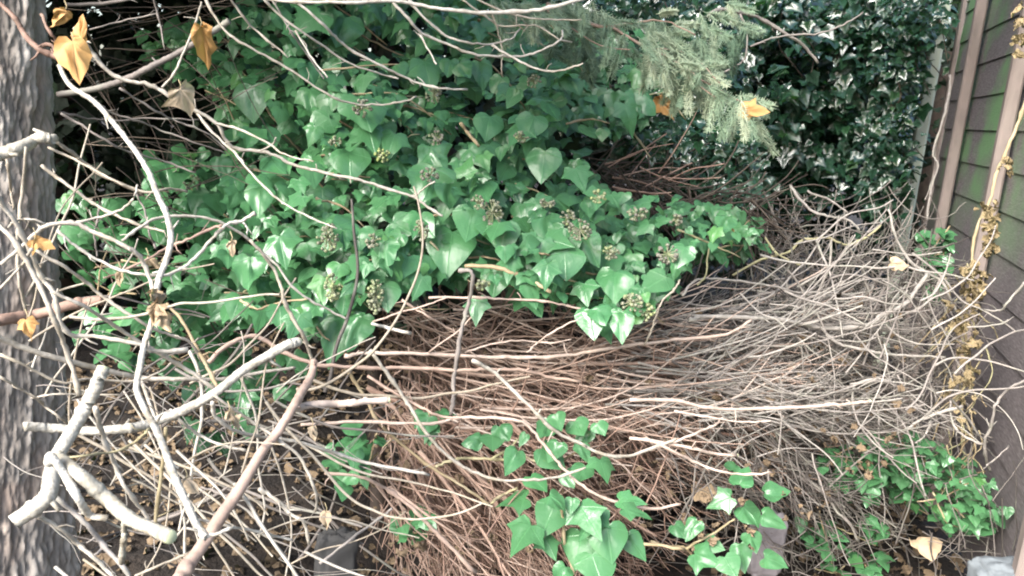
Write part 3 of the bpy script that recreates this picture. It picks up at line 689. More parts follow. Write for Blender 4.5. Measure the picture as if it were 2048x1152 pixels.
# -- left foreground
B('dead_branch', 'bright pale branch curving down from the trunk knot to the bottom', 'P', 1.38, 1.15, .95,
  (10, 15, [(118, 130), (140, 170), (190, 205), (222, 240), (262, 290), (295, 340), (315, 390), (333, 429), (342, 474), (333, 519), (319, 554), (314, 581), (310, 620), (302, 651), (288, 692), (278, 745), (274, 780), (288, 815), (309, 853), (326, 891), (344, 940), (358, 974), (378, 1016), (399, 1061), (412, 1075)]),
  (9, 6, [(412, 1072), (440, 1066), (469, 1052)]), (6, 3, [(309, 853), (322, 830), (340, 822)]), spurs=8)
B('twig', 'long wavy twig from the orange leaves across the dark gap to the ivy', 'p', 1.5, 1.72, .8,
  (9, 5, [(150, 55), (170, 85), (184, 104), (208, 135), (243, 158), (288, 167), (319, 179), (351, 201), (392, 222), (434, 247), (451, 278), (472, 297), (521, 302), (556, 313), (590, 332), (642, 344), (700, 356), (737, 366), (789, 382), (827, 394), (858, 416), (886, 432)]),
  (6, 3, [(434, 247), (476, 257), (538, 288), (569, 309), (625, 323)]), (6, 3, [(392, 222), (417, 257), (469, 306), (503, 347), (556, 398), (569, 408), (618, 434), (674, 456)]),
  (5, 4, [(323, 177), (347, 149), (365, 111), (382, 69), (394, 40), (403, 3)]), (4, 3, [(521, 302), (545, 288), (552, 275)]), (4, 3, [(827, 394), (850, 375), (870, 362)]), spurs=10)
B('dead_branch', 'grey blurred stick slanting up behind the hanging orange leaf', 'g', 1.75, 1.7, .35, (13, 12, [(115, 189), (194, 177), (260, 155), (312, 128), (365, 101), (417, 69), (458, 42)]))
B('twig', 'brown crooked twig crossing the top of the trunk', 'b', 1.42, 1.4, .15, (9, 14, [(0, 7), (31, 38), (52, 73), (80, 99), (115, 115), (128, 123)]), (7, 6, [(83, 28), (97, 59), (115, 87), (128, 118)]), (8, 8, [(115, 115), (104, 92), (85, 90)]), spurs=5)
B('cut_stub', 'thick pale broken stub resting across the trunk', 'P', 1.35, 1.42, .7, (28, 20, [(-20, 318), (0, 309), (52, 290), (80, 275), (108, 279)]), cat='branch')
B('twig', 'forked twig from the trunk stub sagging into the dark gap', 'p', 1.45, 1.6, .5, (7, 5, [(108, 281), (153, 312), (194, 344), (243, 368), (295, 385), (333, 378), (375, 382)]), (6, 3, [(97, 295), (149, 319), (208, 351), (250, 372)]))
B('twig', 'twig leaving the trunk below the stub towards the bright branch', 'p', 1.48, 1.45, .6, (7, 5, [(83, 330), (122, 361), (156, 385), (194, 411), (243, 436), (295, 455), (330, 463)]))
B('twig', 'thin level twig through the dark gap beside the trunk', 'g', 1.8, 1.9, .3, (4, 3, [(115, 224), (174, 236), (243, 240), (312, 236), (399, 240)]))
B('twig', 'thin sagging twig lowest in the dark gap', 'g', 1.7, 1.9, .5, (5, 3, [(122, 226), (174, 257), (236, 295), (278, 309), (330, 323), (392, 347)]))
B('twig', 'straight thin twig crossing behind the pale withered leaf', 'g', 1.65, 1.85, .55, (4.5, 3, [(240, 177), (288, 208), (347, 240), (410, 264), (455, 300)]))
B('twig', 'thin twig running beside the bright branch into the ivy', 'g', 1.7, 1.9, .35, (4.5, 3, [(167, 188), (215, 222), (278, 243), (330, 264), (399, 288), (451, 306)]))
B('twig', 'short upright twig left of the hanging orange leaf', 'g', 1.7, 1.7, .5, (4, 3, [(305, -10), (319, 42), (330, 101)]))
B('twig', 'grey twig along the top edge beside the trunk', 'g', 1.8, 1.8, .2, (8, 7, [(135, 10), (208, 7), (290, -8)]))
B('twig', 'thin twig rising from the upper orange leaf', 'g', 1.7, 1.7, .4, (3.5, 3, [(180, 59), (243, 42), (312, 28)]))
# -- arcs across the top
B('twig', 'thin arching twig from the top ending beside the grey berries', 'p', 1.55, 1.7, .7, (5, 3.5, [(408, -5), (448, 59), (503, 97), (573, 135), (642, 181), (695, 205), (754, 210), (796, 205), (834, 194)]), group='twigs arching over the ivy')
B('twig', 'short straight twig at top above the left ivy leaves', 'p', 1.5, 1.55, .7, (5, 3.5, [(460, -5), (493, 42), (535, 80), (576, 113)]), group='twigs arching over the ivy')
B('twig', 'arching twig ending just under the high straight twig', 'p', 1.5, 1.65, .85, (5.5, 3, [(525, -5), (569, 38), (625, 76), (692, 122), (754, 146), (799, 158)]), group='twigs arching over the ivy')
B('twig', 'long arching twig whose tip ends above the dark ivy hollow', 'p', 1.45, 1.65, .95, (6, 4, [(585, -5), (650, 52), (685, 87), (754, 128), (806, 153), (865, 175), (935, 179)]), (4, 3, [(590, 60), (620, 110), (655, 155)]), group='twigs arching over the ivy')
B('twig', 'curved twig sweeping up to a hooked end right of centre', 'p', 1.45, 1.6, .85, (6.5, 3.5, [(778, -5), (817, 38), (844, 66), (893, 87), (945, 108), (997, 113), (1049, 111), (1091, 97), (1122, 78), (1124, 60)]), (4, 3, [(839, 66), (858, 101), (872, 128)]), group='twigs arching over the ivy')
B('twig', 'curved twig nested inside the larger hooked arc', 'p', 1.48, 1.6, .8, (6, 3, [(818, 0), (858, 45), (900, 75), (945, 87), (990, 87), (1025, 75), (1040, 56)]), (5, 3, [(983, 90), (1025, 115), (1067, 135), (1108, 142), (1143, 135), (1167, 127)]), group='twigs arching over the ivy')
B('dead_branch', 'bright thick stem sagging along the top edge', 'p', 1.3, 1.4, 1.0, (7, 8, [(480, -10), (590, 3), (700, 5), (789, 2), (858, 14), (928, 23), (997, 25), (1067, 21), (1119, 10), (1180, -6)]))
B('twig', 'twig doubling back above the hooked arc', 'p', 1.55, 1.6, .6, (4, 3, [(918, -5), (980, 38), (1001, 52), (1067, 50), (1094, 63), (1122, 80), (1145, 84)]), (4, 3, [(950, -3), (1032, 31), (1101, 38), (1164, 40)]), (3.5, 2.5, [(983, 24), (997, 62), (1004, 104), (1003, 149)]))
B('twig', 'thin twig dropping from the top among the left arcs', 'g', 1.6, 1.7, .7, (4, 3, [(545, 0), (580, 60), (615, 110), (648, 158)]))
B('twig', 'arched grey branch in front of the back ivy', 'g', 2.6, 2.8, .55, (8, 6, [(1417, 31), (1438, 19), (1476, 23), (1522, 38), (1563, 62), (1605, 90), (1636, 125)]), (4, 3, [(1480, 28), (1494, 59), (1490, 115), (1463, 137), (1431, 148)]), (4, 3, [(1501, 94), (1556, 73), (1643, 66), (1695, 45), (1726, 24)]))
# -- left middle
B('twig', 'pale kinked twig crossing the trunk then running level to the right', 'p', 1.15, 1.35, .8, (10, 8, [(-10, 385), (0, 401), (35, 453), (66, 512), (83, 554), (108, 588), (118, 637), (139, 668), (163, 672), (208, 675), (278, 689), (312, 703), (375, 699)]), spurs=6)
B('twig', 'pale twig leaning down beside the trunk to the lower tangle', 'p', 1.12, 1.2, .6, (10, 10, [(-10, 440), (0, 453), (28, 481), (59, 533), (87, 588), (111, 644), (128, 686), (146, 741), (160, 790)]))
B('twig', 'wavy twig from the left edge through the small orange leaf', 'p', 1.25, 1.3, .75, (8, 9, [(0, 529), (42, 495), (76, 463), (104, 449), (149, 446), (184, 463), (229, 481), (271, 505), (288, 529), (302, 564), (306, 595)]), (6, 4, [(153, 446), (194, 436), (243, 418), (267, 397), (275, 370)]), (6, 6, [(-5, 583), (45, 529), (62, 498)]))
B('twig', 'white looping twig hanging in a deep curve over the dark gap', 'p', 1.3, 1.45, 1., (6, 7, [(115, 460), (149, 491), (194, 519), (243, 540), (295, 550), (333, 550), (375, 529), (410, 495), (434, 467), (455, 448), (483, 442), (510, 427)]), (4, 3, [(485, 445), (495, 455), (494, 470)]), spurs=5)
B('twig', 'twig arching over the looping twig and down across the ivy', 'p', 1.35, 1.6, .8, (6, 4.5, [(243, 481), (278, 456), (312, 437), (358, 432), (399, 434), (444, 446), (486, 470), (521, 501), (556, 533), (590, 578), (625, 602), (657, 620), (695, 640)]))
B('twig', 'brown twig with dead scraps running to lower left', 'b', 1.42, 1.35, .6, (6, 4, [(444, 449), (410, 463), (365, 484), (333, 495), (306, 512), (243, 543), (208, 557)]), spurs=8)
B('twig', 'twig dropping through the ivy edge to the stick crossing', 'p', 1.45, 1.55, .55, (6, 8, [(500, 480), (542, 529), (562, 574), (569, 602), (590, 644), (611, 679), (625, 724)]), spurs=5)
B('twig', 'long straight twig from the small orange leaf down to the right', 'p', 1.25, 1.45, .7, (7, 6, [(69, 501), (122, 529), (163, 557), (208, 595), (260, 630), (306, 658), (347, 672), (382, 686), (403, 724)]))
B('twig', 'long twig slanting from the trunk foot to the cut branch', 'p', 1.2, 1.45, .75, (7, 8, [(100, 583), (156, 606), (208, 637), (260, 672), (313, 703), (365, 734), (417, 769), (440, 785)]))
B('twig', 'olive twig slanting down below the crumpled brown leaf', 't', 1.5, 1.4, .3, (6, 8, [(333, 606), (365, 644), (392, 693), (417, 738), (435, 775)]))
B('dead_branch', 'thick grey branch lying across the lower trunk', 'b', 1.5, 1.62, .45, (26, 18, [(-20, 648), (0, 640), (69, 630), (146, 609), (205, 600)]))
B('twig', 'hooked twig end on the trunk at mid height', 'p', 1.3, 1.35, .6, (5, 5, [(17, 455), (30, 443), (59, 439), (80, 453)]))
B('twig', 'upright twig standing against the trunk bark', 'p', 1.35, 1.4, .5, (6, 6, [(52, 295), (44, 392), (35, 480), (38, 561), (52, 623)]))
B('twig', 'faint upright twig left of the standing one', 'p', 1.35, 1.4, .4, (6, 5, [(14, 319), (20, 370), (28, 420)]))
B('twig', 'bent twig hanging in the dark gap left of the bright branch', 'g', 1.7, 1.7, .4, (4, 4, [(274, 390), (292, 429), (299, 470), (312, 495)]))
B('twig', 'dim upright twig behind the wavy twig', 'g', 1.7, 1.7, .4, (5, 4, [(198, 412), (194, 449), (189, 474), (194, 512)]))
# -- lower left
B('cut_branch', 'pale cut branch rising to a pointed end at the ivy edge', 'P', 1.22, 1.4, .85, (19, 18, [(49, 853), (104, 856), (174, 862), (243, 858), (278, 853), (312, 842), (365, 821), (417, 794), (444, 776), (486, 741), (538, 710), (573, 690), (596, 684)]), cut=True, spurs=4, sides=12)
B('cut_branch', 'thick pale cut branch pointing up at lower left', 'P', 1.0, 1.12, .8, (34, 24, [(28, 1044), (69, 1016), (97, 988), (104, 946), (121, 901), (146, 860), (167, 821), (187, 783), (206, 738)]), cut=True, spurs=2, sides=14)
B('cut_branch', 'thick grey sawn branch ending in a pale green cut face', 'P', .98, .88, .6, (26, 28, [(112, 912), (156, 946), (208, 992), (260, 1037), (312, 1061), (338, 1073)]), (13, 12, [(250, 1040), (248, 1075), (243, 1125)]), cut=True, spurs=1, sides=14)
B('dead_branch', 'white crooked branch lying on the thick sawn branch', 'P', .93, .95, 1., (18, 13, [(98, 925), (101, 912), (118, 932), (139, 967), (160, 1002), (180, 1030), (215, 1036)]), spurs=2, sides=12)
B('cut_branch', 'straight brown stick leaning diagonally through the lower tangle', 'b', 1.15, 1.5, .75, (27, 14, [(355, 1160), (399, 1099), (444, 1030), (486, 967), (521, 908), (549, 873), (583, 821), (602, 787), (622, 752), (628, 722)]), sides=12, spurs=4)
B('cut_branch', 'short stub with pale tip jutting right from the brown stick', 'b', 1.42, 1.5, .95, (16, 13, [(585, 818), (625, 809), (677, 808), (719, 804), (776, 800)]), cut=True, sides=10, spurs=1)
B('twig', 'white curved twig sweeping right below the cut branch', 'p', 1.3, 1.6, 1., (8, 6, [(424, 804), (431, 832), (458, 856), (503, 872), (556, 877), (608, 887), (660, 903), (719, 922), (789, 936), (858, 950)]))
B('twig', 'pale twig ending in a small fork above the brown stick', 'p', 1.35, 1.4, .95, (7, 6, [(340, 820), (375, 853), (417, 880), (458, 894), (493, 901)]))
B('twig', 'twig bending down steeply right of the brown stick', 'p', 1.3, 1.4, .7, (6, 6, [(424, 787), (486, 832), (538, 867), (590, 905), (615, 943), (632, 988), (632, 1023)]))
B('twig', 'pale stem slanting down beneath the upright cut branch', 'p', 1.1, 1.2, .75, (10, 8, [(191, 815), (205, 870), (226, 919), (243, 960), (271, 1002), (299, 1040)]))
B('twig', 'grey stem slanting to the bottom edge under the sawn branch', 'g', 1.1, 1.1, .8, (10, 10, [(108, 992), (146, 1023), (181, 1058), (208, 1092), (243, 1130), (262, 1160)]))
B('twig', 'pale stem slanting to the bottom edge at far lower left', 'p', 1.05, 1.1, .7, (9, 9, [(76, 1033), (122, 1058), (156, 1089), (194, 1120), (230, 1158)]))
B('twig', 'olive upright twig between the sawn and brown sticks', 't', 1.2, 1.2, .6, (7, 8, [(333, 856), (326, 926), (319, 978), (310, 1050)]))
B('twig', 'thin level twig across the lower trunk', 'p', 1.3, 1.3, .6, (4, 3, [(63, 795), (122, 788), (243, 790)]))
B('twig', 'thin twig from the left edge meeting the long cut branch', 'p', 1.2, 1.3, .5, (5, 5, [(-5, 752), (63, 790), (97, 818), (139, 849)]))
B('twig', 'olive hooked twig in front of the thick pale branch', 't', 1.02, 1.1, .7, (5, 5, [(125, 915), (194, 908), (243, 900), (278, 877), (299, 856)]))
B('twig', 'broken pale twig in the dark hollow right of the brown stick', 'p', 1.5, 1.5, .8, (9, 6, [(519, 977), (556, 1002), (583, 1030), (608, 1044), (618, 1088)]))
B('twig', 'dim twig curving down to the bottom edge in the dark hollow', 'g', 1.55, 1.6, .5, (5, 6, [(403, 974), (451, 992), (503, 1030), (538, 1075), (573, 1117), (592, 1158)]))
B('twig', 'bright straight twig pointing right near the bottom left', 'p', 1.25, 1.4, .95, (5, 6, [(392, 1037), (451, 1051), (521, 1065), (583, 1080)]))
B('twig', 'twig climbing from the bottom edge to the brown stick', 'p', 1.2, 1.25, .5, (5, 6, [(270, 1152), (330, 1127), (382, 1103), (417, 1071)]))
B('dead_branch', 'long pale stem from the left edge running level under the ivy', 'p', 1.25, 1.6, .7, (13, 6, [(-10, 672), (69, 703), (156, 727), (243, 748), (295, 757), (382, 758), (451, 758), (503, 748), (590, 735)]))
B('twig', 'wavy twig just below the long pale stem', 'p', 1.22, 1.4, .6, (6, 4, [(0, 710), (52, 731), (122, 765), (174, 758), (260, 762), (312, 748), (347, 724)]))
# -- centre
B('dead_branch', 'long reddish stem arching over then running level through the centre', 'b', 1.6, 1.95, .7, (10, 6, [(417, 724), (451, 693), (493, 673), (528, 679), (563, 703), (625, 726), (690, 733), (754, 736), (824, 736), (928, 741), (980, 738), (1049, 741), (1101, 755), (1160, 762)]), spurs=4)
B('dead_branch', 'long pale stem rising gently to the right over the brush pile', 'b', 1.8, 2.1, .9, (8, 6, [(690, 712), (733, 706), (824, 708), (914, 712), (997, 715), (1067, 715), (1136, 710), (1206, 699), (1275, 689), (1350, 680), (1452, 668), (1504, 640)]), spurs=5)
B('dead_branch', 'dark upright stem hanging from under the ivy through the centre', 'g', 1.75, 1.85, .5, (8, 9, [(917, 540), (942, 543), (945, 567), (938, 606), (924, 658), (914, 720), (907, 762), (907, 794), (902, 830)]), spurs=3)
B('twig', 'short white broken stick against the dark hollow', 'p', 1.75, 1.75, 1., (7, 7, [(744, 647), (782, 657), (820, 668)]), spurs=0)
B('twig', 'long twig diving from the centre to the lower right', 'p', 1.75, 1.95, .75, (8, 6, [(945, 720), (983, 741), (1021, 776), (1067, 821), (1108, 860), (1153, 884), (1206, 908), (1254, 913), (1310, 894), (1352, 878)]), spurs=4)
B('twig', 'long twig sagging behind the fresh ivy leaves', 'p', 1.7, 1.85, .7, (8, 5, [(740, 700), (778, 752), (803, 787), (824, 821), (858, 874), (900, 915), (945, 943), (997, 960), (1067, 960), (1119, 953), (1171, 936)]))
B('twig', 'olive twig slanting under the tan ivy stem', 't', 1.75, 1.9, .4, (8, 5, [(690, 735), (702, 752), (730, 794), (754, 839), (789, 877), (865, 936), (928, 974), (980, 1009)]))
B('twig', 'level twig that bends down into a long sweep at bottom right', 'b', 1.75, 1.95, .9, (7, 6, [(600, 850), (650, 847), (719, 844), (824, 847), (876, 846), (917, 835), (980, 835), (1032, 841), (1053, 849), (1084, 884), (1108, 915), (1129, 940), (1164, 971), (1206, 995), (1258, 1012), (1310, 1018), (1360, 1007)]), spurs=4)
B('twig', 'twig joining the level sweep from the upper left', 'b', 1.75, 1.78, .7, (6, 5, [(735, 752), (796, 790), (844, 815), (879, 832), (921, 837)]))
B('twig', 'brown twig running from the left to the bottom centre', 'b', 1.6, 1.75, .8, (6, 9, [(650, 946), (719, 953), (760, 972), (789, 988), (824, 1016), (865, 1058), (900, 1092), (950, 1145)]))
B('twig', 'grey twig slanting up from the bottom beside the slab', 'g', 1.6, 1.7, .7, (6, 5, [(640, 1128), (702, 1078), (754, 1040), (784, 1018)]))
B('twig', 'brown twig emerging from the dark hollow under the ivy', 'b', 1.85, 1.95, .8, (5, 4, [(803, 599), (844, 626), (893, 654), (928, 675)]))
B('twig', 'thin twig level under the hanging ivy leaves', 'b', 1.82, 1.9, .85, (5, 4, [(858, 595), (945, 595), (1015, 599), (1084, 602), (1136, 612), (1188, 623), (1250, 622)]), (4, 3, [(747, 644), (806, 623), (858, 609), (893, 595)]))
B('twig', 'thin twig rising right behind the dark upright stem', 'b', 1.85, 1.85, .85, (4, 3, [(858, 703), (921, 658), (952, 623)]))
B('twig', 'thin twig above the long pale stem', 'b', 1.85, 1.9, .9, (4, 3, [(928, 706), (980, 689), (1032, 682), (1101, 686), (1143, 679)]), (4, 3, [(1053, 706), (1084, 679), (1136, 647), (1171, 637)]))
B('twig', 'curved twig standing right of the paired ivy leaves', 'p', 1.85, 1.9, .6, (4, 4, [(1360, 560), (1350, 578), (1327, 599), (1313, 630), (1303, 658), (1289, 690)]))
# -- right
B('dead_branch', 'main grey stem forking upward through the right tangle', 'g', 2.2, 2.45, .95, (9, 8, [(1380, 640), (1417, 633), (1504, 635), (1563, 639), (1643, 656), (1730, 651), (1765, 630), (1813, 606), (1834, 578), (1855, 547)]), (7, 4, [(1855, 547), (1817, 519), (1790, 470), (1778, 420)]), (6, 5, [(1855, 547), (1883, 564), (1903, 602), (1917, 630)]), (7, 5, [(1643, 656), (1665, 680), (1695, 692), (1765, 706), (1834, 712), (1890, 715)]), (4, 3, [(1730, 651), (1680, 640), (1600, 615), (1540, 608)]), spurs=8)
B('cut_branch', 'straight slim branch with a pale cut tip pointing right', 'b', 2.0, 2.1, .95, (8, 6, [(1260, 800), (1348, 801), (1400, 813), (1452, 818), (1556, 816), (1643, 811), (1695, 808), (1738, 802)]), (5, 3, [(1348, 821), (1417, 834), (1487, 844), (1542, 842)]), cut=True, spurs=4)
B('twig', 'twig curving up below the pale cut tip branch', 'b', 2.0, 2.05, .95, (6, 4, [(1300, 900), (1348, 884), (1400, 863), (1431, 849), (1445, 835)]))
B('cut_branch', 'short branch with cut end low in the right of the pile', 'b', 1.95, 2.0, .9, (7, 6, [(1260, 875), (1358, 891), (1417, 905), (1473, 912)]), cut=True)
B('twig', 'lowest bundle twig bending level at its tip', 'b', 1.95, 2.0, .9, (6, 4, [(1300, 880), (1358, 908), (1400, 929), (1452, 945), (1504, 948), (1546, 945)]))
B('twig', 'white twig hooked beside the fence foot', 'g', 2.3, 2.4, 1., (7, 4, [(1924, 814), (1886, 823), (1844, 839), (1810, 860), (1789, 870), (1758, 891), (1726, 908)]), (5, 3, [(1862, 839), (1851, 870), (1831, 886)]))
B('twig', 'grey vine arching down beside the white hooked twig', 'g', 2.3, 2.4, .8, (6, 4, [(1700, 768), (1761, 762), (1799, 776), (1824, 801), (1851, 825)]))
B('vine', 'grey vine swinging from the right edge down to the ground ivy', 'g', 2.1, 2.35, .8, (5, 6, [(2058, 756), (2015, 780), (1994, 804), (1983, 849), (1969, 887), (1973, 919), (1980, 941)]), (5, 4, [(1969, 887), (1959, 887), (1921, 867), (1903, 839), (1900, 800)]), (4, 3, [(1973, 930), (1987, 922), (2018, 891)]))
B('twig', 'grey dull stem slanting to the ground right of the pile', 'g', 2.3, 2.3, .5, (7, 5, [(1480, 820), (1522, 867), (1574, 919), (1626, 967), (1654, 992), (1674, 1023), (1699, 1047), (1716, 1082)]), (4, 3, [(1650, 981), (1695, 940), (1744, 901)]))
B('twig', 'dull stem slanting through the tangle behind the cut tip', 'g', 2.4, 2.4, .5, (7, 5, [(1580, 740), (1647, 832), (1678, 863), (1723, 905)]))
B('vine', 'kinked vine at the top of the right tangle', 'g', 2.8, 2.7, .75, (7, 4, [(1580, 370), (1588, 383), (1619, 418), (1654, 432), (1695, 439), (1720, 460)]), (5, 4, [(1615, 383), (1661, 401), (1695, 425)]))
B('vine', 'olive vine looping over the upper tangle', 't', 2.6, 2.6, .9, (5, 5, [(1466, 550), (1522, 519), (1574, 505), (1598, 484), (1626, 477), (1661, 477), (1695, 491), (1740, 470), (1762, 450)]), (5, 4, [(1529, 474), (1556, 508), (1600, 530)]))
B('vine', 'pale vine arching from the ivy edge into the right tangle', 'g', 2.2, 2.5, .9, (5, 4, [(1365, 592), (1386, 564), (1410, 557), (1480, 562), (1556, 574), (1598, 585), (1678, 588), (1747, 602), (1800, 612)]))
B('vine', 'pale green tendril hooking over the ivy sprig', 't', 2.1, 2.3, 1., (4, 3, [(1395, 570), (1412, 550), (1414, 519), (1424, 484), (1440, 474), (1462, 474)]))
B('twig', 'thin twig against the fence boards at the right edge', 'g', 2.2, 2.3, .8, (5, 4, [(2055, 560), (2022, 595), (2001, 620), (1969, 620)]), (4, 3, [(2018, 640), (1990, 651), (1935, 654)]))

# ------------------------------------------------------------------ dried vine on the fence
fv = empty('dead_vine', P(1950, 600, 2.5), 'dead vine with withered yellow leaves hanging down the fence', 'vine')
tb = TB()
px_tube(tb, [(2052, 200), (2030, 262), (2008, 312), (1992, 350), (1980, 400), (1959, 442), (1945, 500), (1942, 560), (1930, 640), (1935, 720), (1925, 800), (1925, 900)], 2.45, 2.55, 7, 5, 6, .6)
for k in range(46):
    x = rng.normal(1930, 20); y = rng.uniform(520, 900); L = rng.uniform(40, 120); a = rng.uniform(.6, 2.4); px_tube(tb, [(x, y), (x + L * .5 * math.cos(a) + rng.normal(0, 10), y + L * .5 * math.sin(a)), (x + L * math.cos(a + .5), y + L * math.sin(a))], 2.5 + rng.normal(0, .05), 2.5, 3.5, 1.8, 4, rng.uniform(.2, 1))
tb.each('stem', M_tan, fv)
lb = LB(); WC = []
for cx, cy, sx_, sy_, n in ((1975, 415, 9, 8, 10), (1982, 455, 7, 18, 18), (1975, 500, 6, 12, 10), (1938, 555, 12, 16, 18), (1958, 545, 12, 12, 12), (1952, 585, 10, 16, 14), (1935, 680, 12, 20, 14), (1925, 640, 16, 40, 16), (1915, 650, 8, 8, 5), (2040, 40, 8, 18, 12), (2015, 330, 8, 10, 8), (2035, 90, 6, 18, 6), (1925, 780, 16, 40, 14)):
    x = rng.normal(cx, sx_, n); y = rng.normal(cy, sy_, n); p = PA(x, y, 2.46 + rng.normal(0, .02, n)); lb.add(BROAD, p, rng.uniform(.014, .036, n), facing(p, .4, .2, .9), hanging(n, .7), tint=rng.uniform(.1, .8, n), crumple=.14); WC.append(lb); lb = LB()
M_wither = leaf_mat('withered_vine_leaf', [(0, (.15, .11, .06)), (.5, (.32, .25, .13)), (1, (.50, .42, .2))], None, (.36, .28, .16), rough=.7, transl=.2)
for q in WC: q.build('withered_foliage', M_wither, fv)
pv = empty('dead_vine', P(1885, 300, 3.5), 'thin pale vine twisting down the fence post', 'vine')
tb = TB(); px_tube(tb, [(1900, 150), (1898, 190), (1883, 250), (1866, 305), (1876, 330), (1862, 378), (1855, 440)], 3.45, 3.35, 5, 4, 6, .7); px_tube(tb, [(1890, 220), (1872, 290), (1868, 350), (1850, 400)], 3.45, 3.4, 3, 3, 5, .5); tb.each('stem', M_grey, pv)

# ------------------------------------------------------------------ dry leaves caught on twigs, each one a thing
def dry_leaf(label, x, y, s, d, ang, tint, crumple=.05, curl=.5, tpl=LOBED, wid=1., mat=None, face=(.8, .15, .35)):
    tpl = (tpl[0] * [wid, 1], tpl[1], tpl[2])
    e = empty('dry_leaf', P(x, y, d), label, 'leaf', 'dry leaves caught on the twigs'); lb = LB()
    tip = (npr * math.sin(ang) - npu * math.cos(ang))[None]
    p = PA([x - s * .4 * math.sin(ang)], [y - s * .4 * math.cos(ang)], [d])
    lb.add(tpl, p, np.array([s * d / F]), facing(p, *face), tip, tint=np.array([tint]), crumple=crumple, curl=curl, fold=1.1)
    lb.build('blade', mat or M_dry, e)
    tb = TB(); q = p[0]; tb.tube([q, q + npu * .008 + npr * .002, q + npu * .018 - npr * .002], [.0011, .0009, .0009], 5, .6); tb.build('stalk', M_tan, e)
M_crisp = leaf_mat('crisp_tan_leaf', [(0, (.3, .18, .09)), (.5, (.5, .36, .22)), (1, (.80, .74, .66))], (.6, .5, .35), (.5, .38, .25), rough=.7, transl=.2)
dry_leaf('largest orange dry leaf, broad and drooping beside the trunk', 150, 122, 92, 1.36, .15, .75, .07, tpl=BROAD, wid=.8)
dry_leaf('small upright orange leaf above the largest one', 164, 62, 54, 1.38, 2.9, .4, .07, tpl=ROUND, wid=.62)
dry_leaf('pale tan leaf folded at the trunk top left of the orange pair', 122, 38, 48, 1.4, -.5, .6, .08, tpl=ROUND, wid=.7)
dry_leaf('orange dry leaf with a pale tip hanging alone from a top twig', 403, 90, 92, 1.45, .05, .45, .07, tpl=ROUND, wid=.55)
dry_leaf('pinkish white crumpled leaf on the long wavy twig', 376, 195, 58, 1.48, .8, 1., .07, mat=M_crisp)
dry_leaf('small orange leaf curled where the twigs cross at the left', 84, 485, 40, 1.2, 1.2, .55, .07)
dry_leaf('orange brown scrap leaf hanging before the lower trunk', 58, 658, 44, 1.25, .3, .3, .10, tpl=LOBED)
for i, (x, y, s, a) in enumerate(((308, 600, 46, .3), (318, 625, 44, -.4), (322, 648, 38, .6), (306, 632, 36, 0))):
    if i == 0:
        ce = empty('dry_leaf', P(312, 620, 1.22), 'crumpled brown leaf bunch wrapped round the bright branch', 'leaf', 'dry leaves caught on the twigs'); lb = LB()
    p = PA([x], [y - 15], [1.21]); lb.add(LOBED, p, np.array([s * 1.2 / F]), facing(p, .7, .1, .8), (npr * math.sin(a) - npu * math.cos(a))[None], tint=np.array([.35]), crumple=.16, curl=.6)
lb.build('blade', M_crisp, ce)
for lab, x, y, s, d, a, t in (('small cream curled leaf hanging under the twig crossing', 465, 495, 30, 1.4, .2, .7), ('tiny tan scrap leaf dangling below the looping twig', 240, 556, 28, 1.35, .1, .6), ('brown scrap on the twig behind the bright branch', 308, 522, 36, 1.4, 1.2, .3),
                     ('curled tan leaf on the twigs under the cut branch', 467, 838, 42, 1.3, .6, .7), ('white papery scrap beside the sawn branch', 384, 968, 40, 1.2, .9, 1.), ('small tan curl in the dark hollow at the bottom', 653, 1038, 34, 1.5, .1, .8),
                     ('tiny curl on the hanging twig right of the brown stick', 625, 865, 26, 1.4, .1, .9), ('tan leaf scrap in the tangle beside the fence', 1795, 528, 34, 2.3, 1.4, .8)):
    dry_leaf(lab, x, y, s, d, a, t, .14, mat=M_crisp, tpl=ROUND)
dry_leaf('orange curled leaf at the tip of the cypress branch', 1505, 222, 46, 1.84, 1.4, .7, .08)
dry_leaf('rust coloured frond among the shaded ivy', 1330, 215, 50, 2.3, .6, .1, .16, tpl=LOBED)
dry_leaf('rust scrap on the small ivy sprig', 1475, 458, 34, 2.6, 1.2, .3, .14)
for lab, x, y, s, d, a, t in (('brown fallen leaf on the soil right of the brush pile', 1410, 980, 55, 2.35, 1.2, .15), ('tan fallen leaf lying at the foot of the fence', 1860, 1085, 62, 2.35, 1.9, .5), ('reddish fallen leaf near the dull stem', 1540, 910, 36, 2.4, .5, .2)):
    dry_leaf(lab, x, y, s, d, a, t, .11, mat=M_crisp, face=(.3, 1, .2), tpl=BROAD)

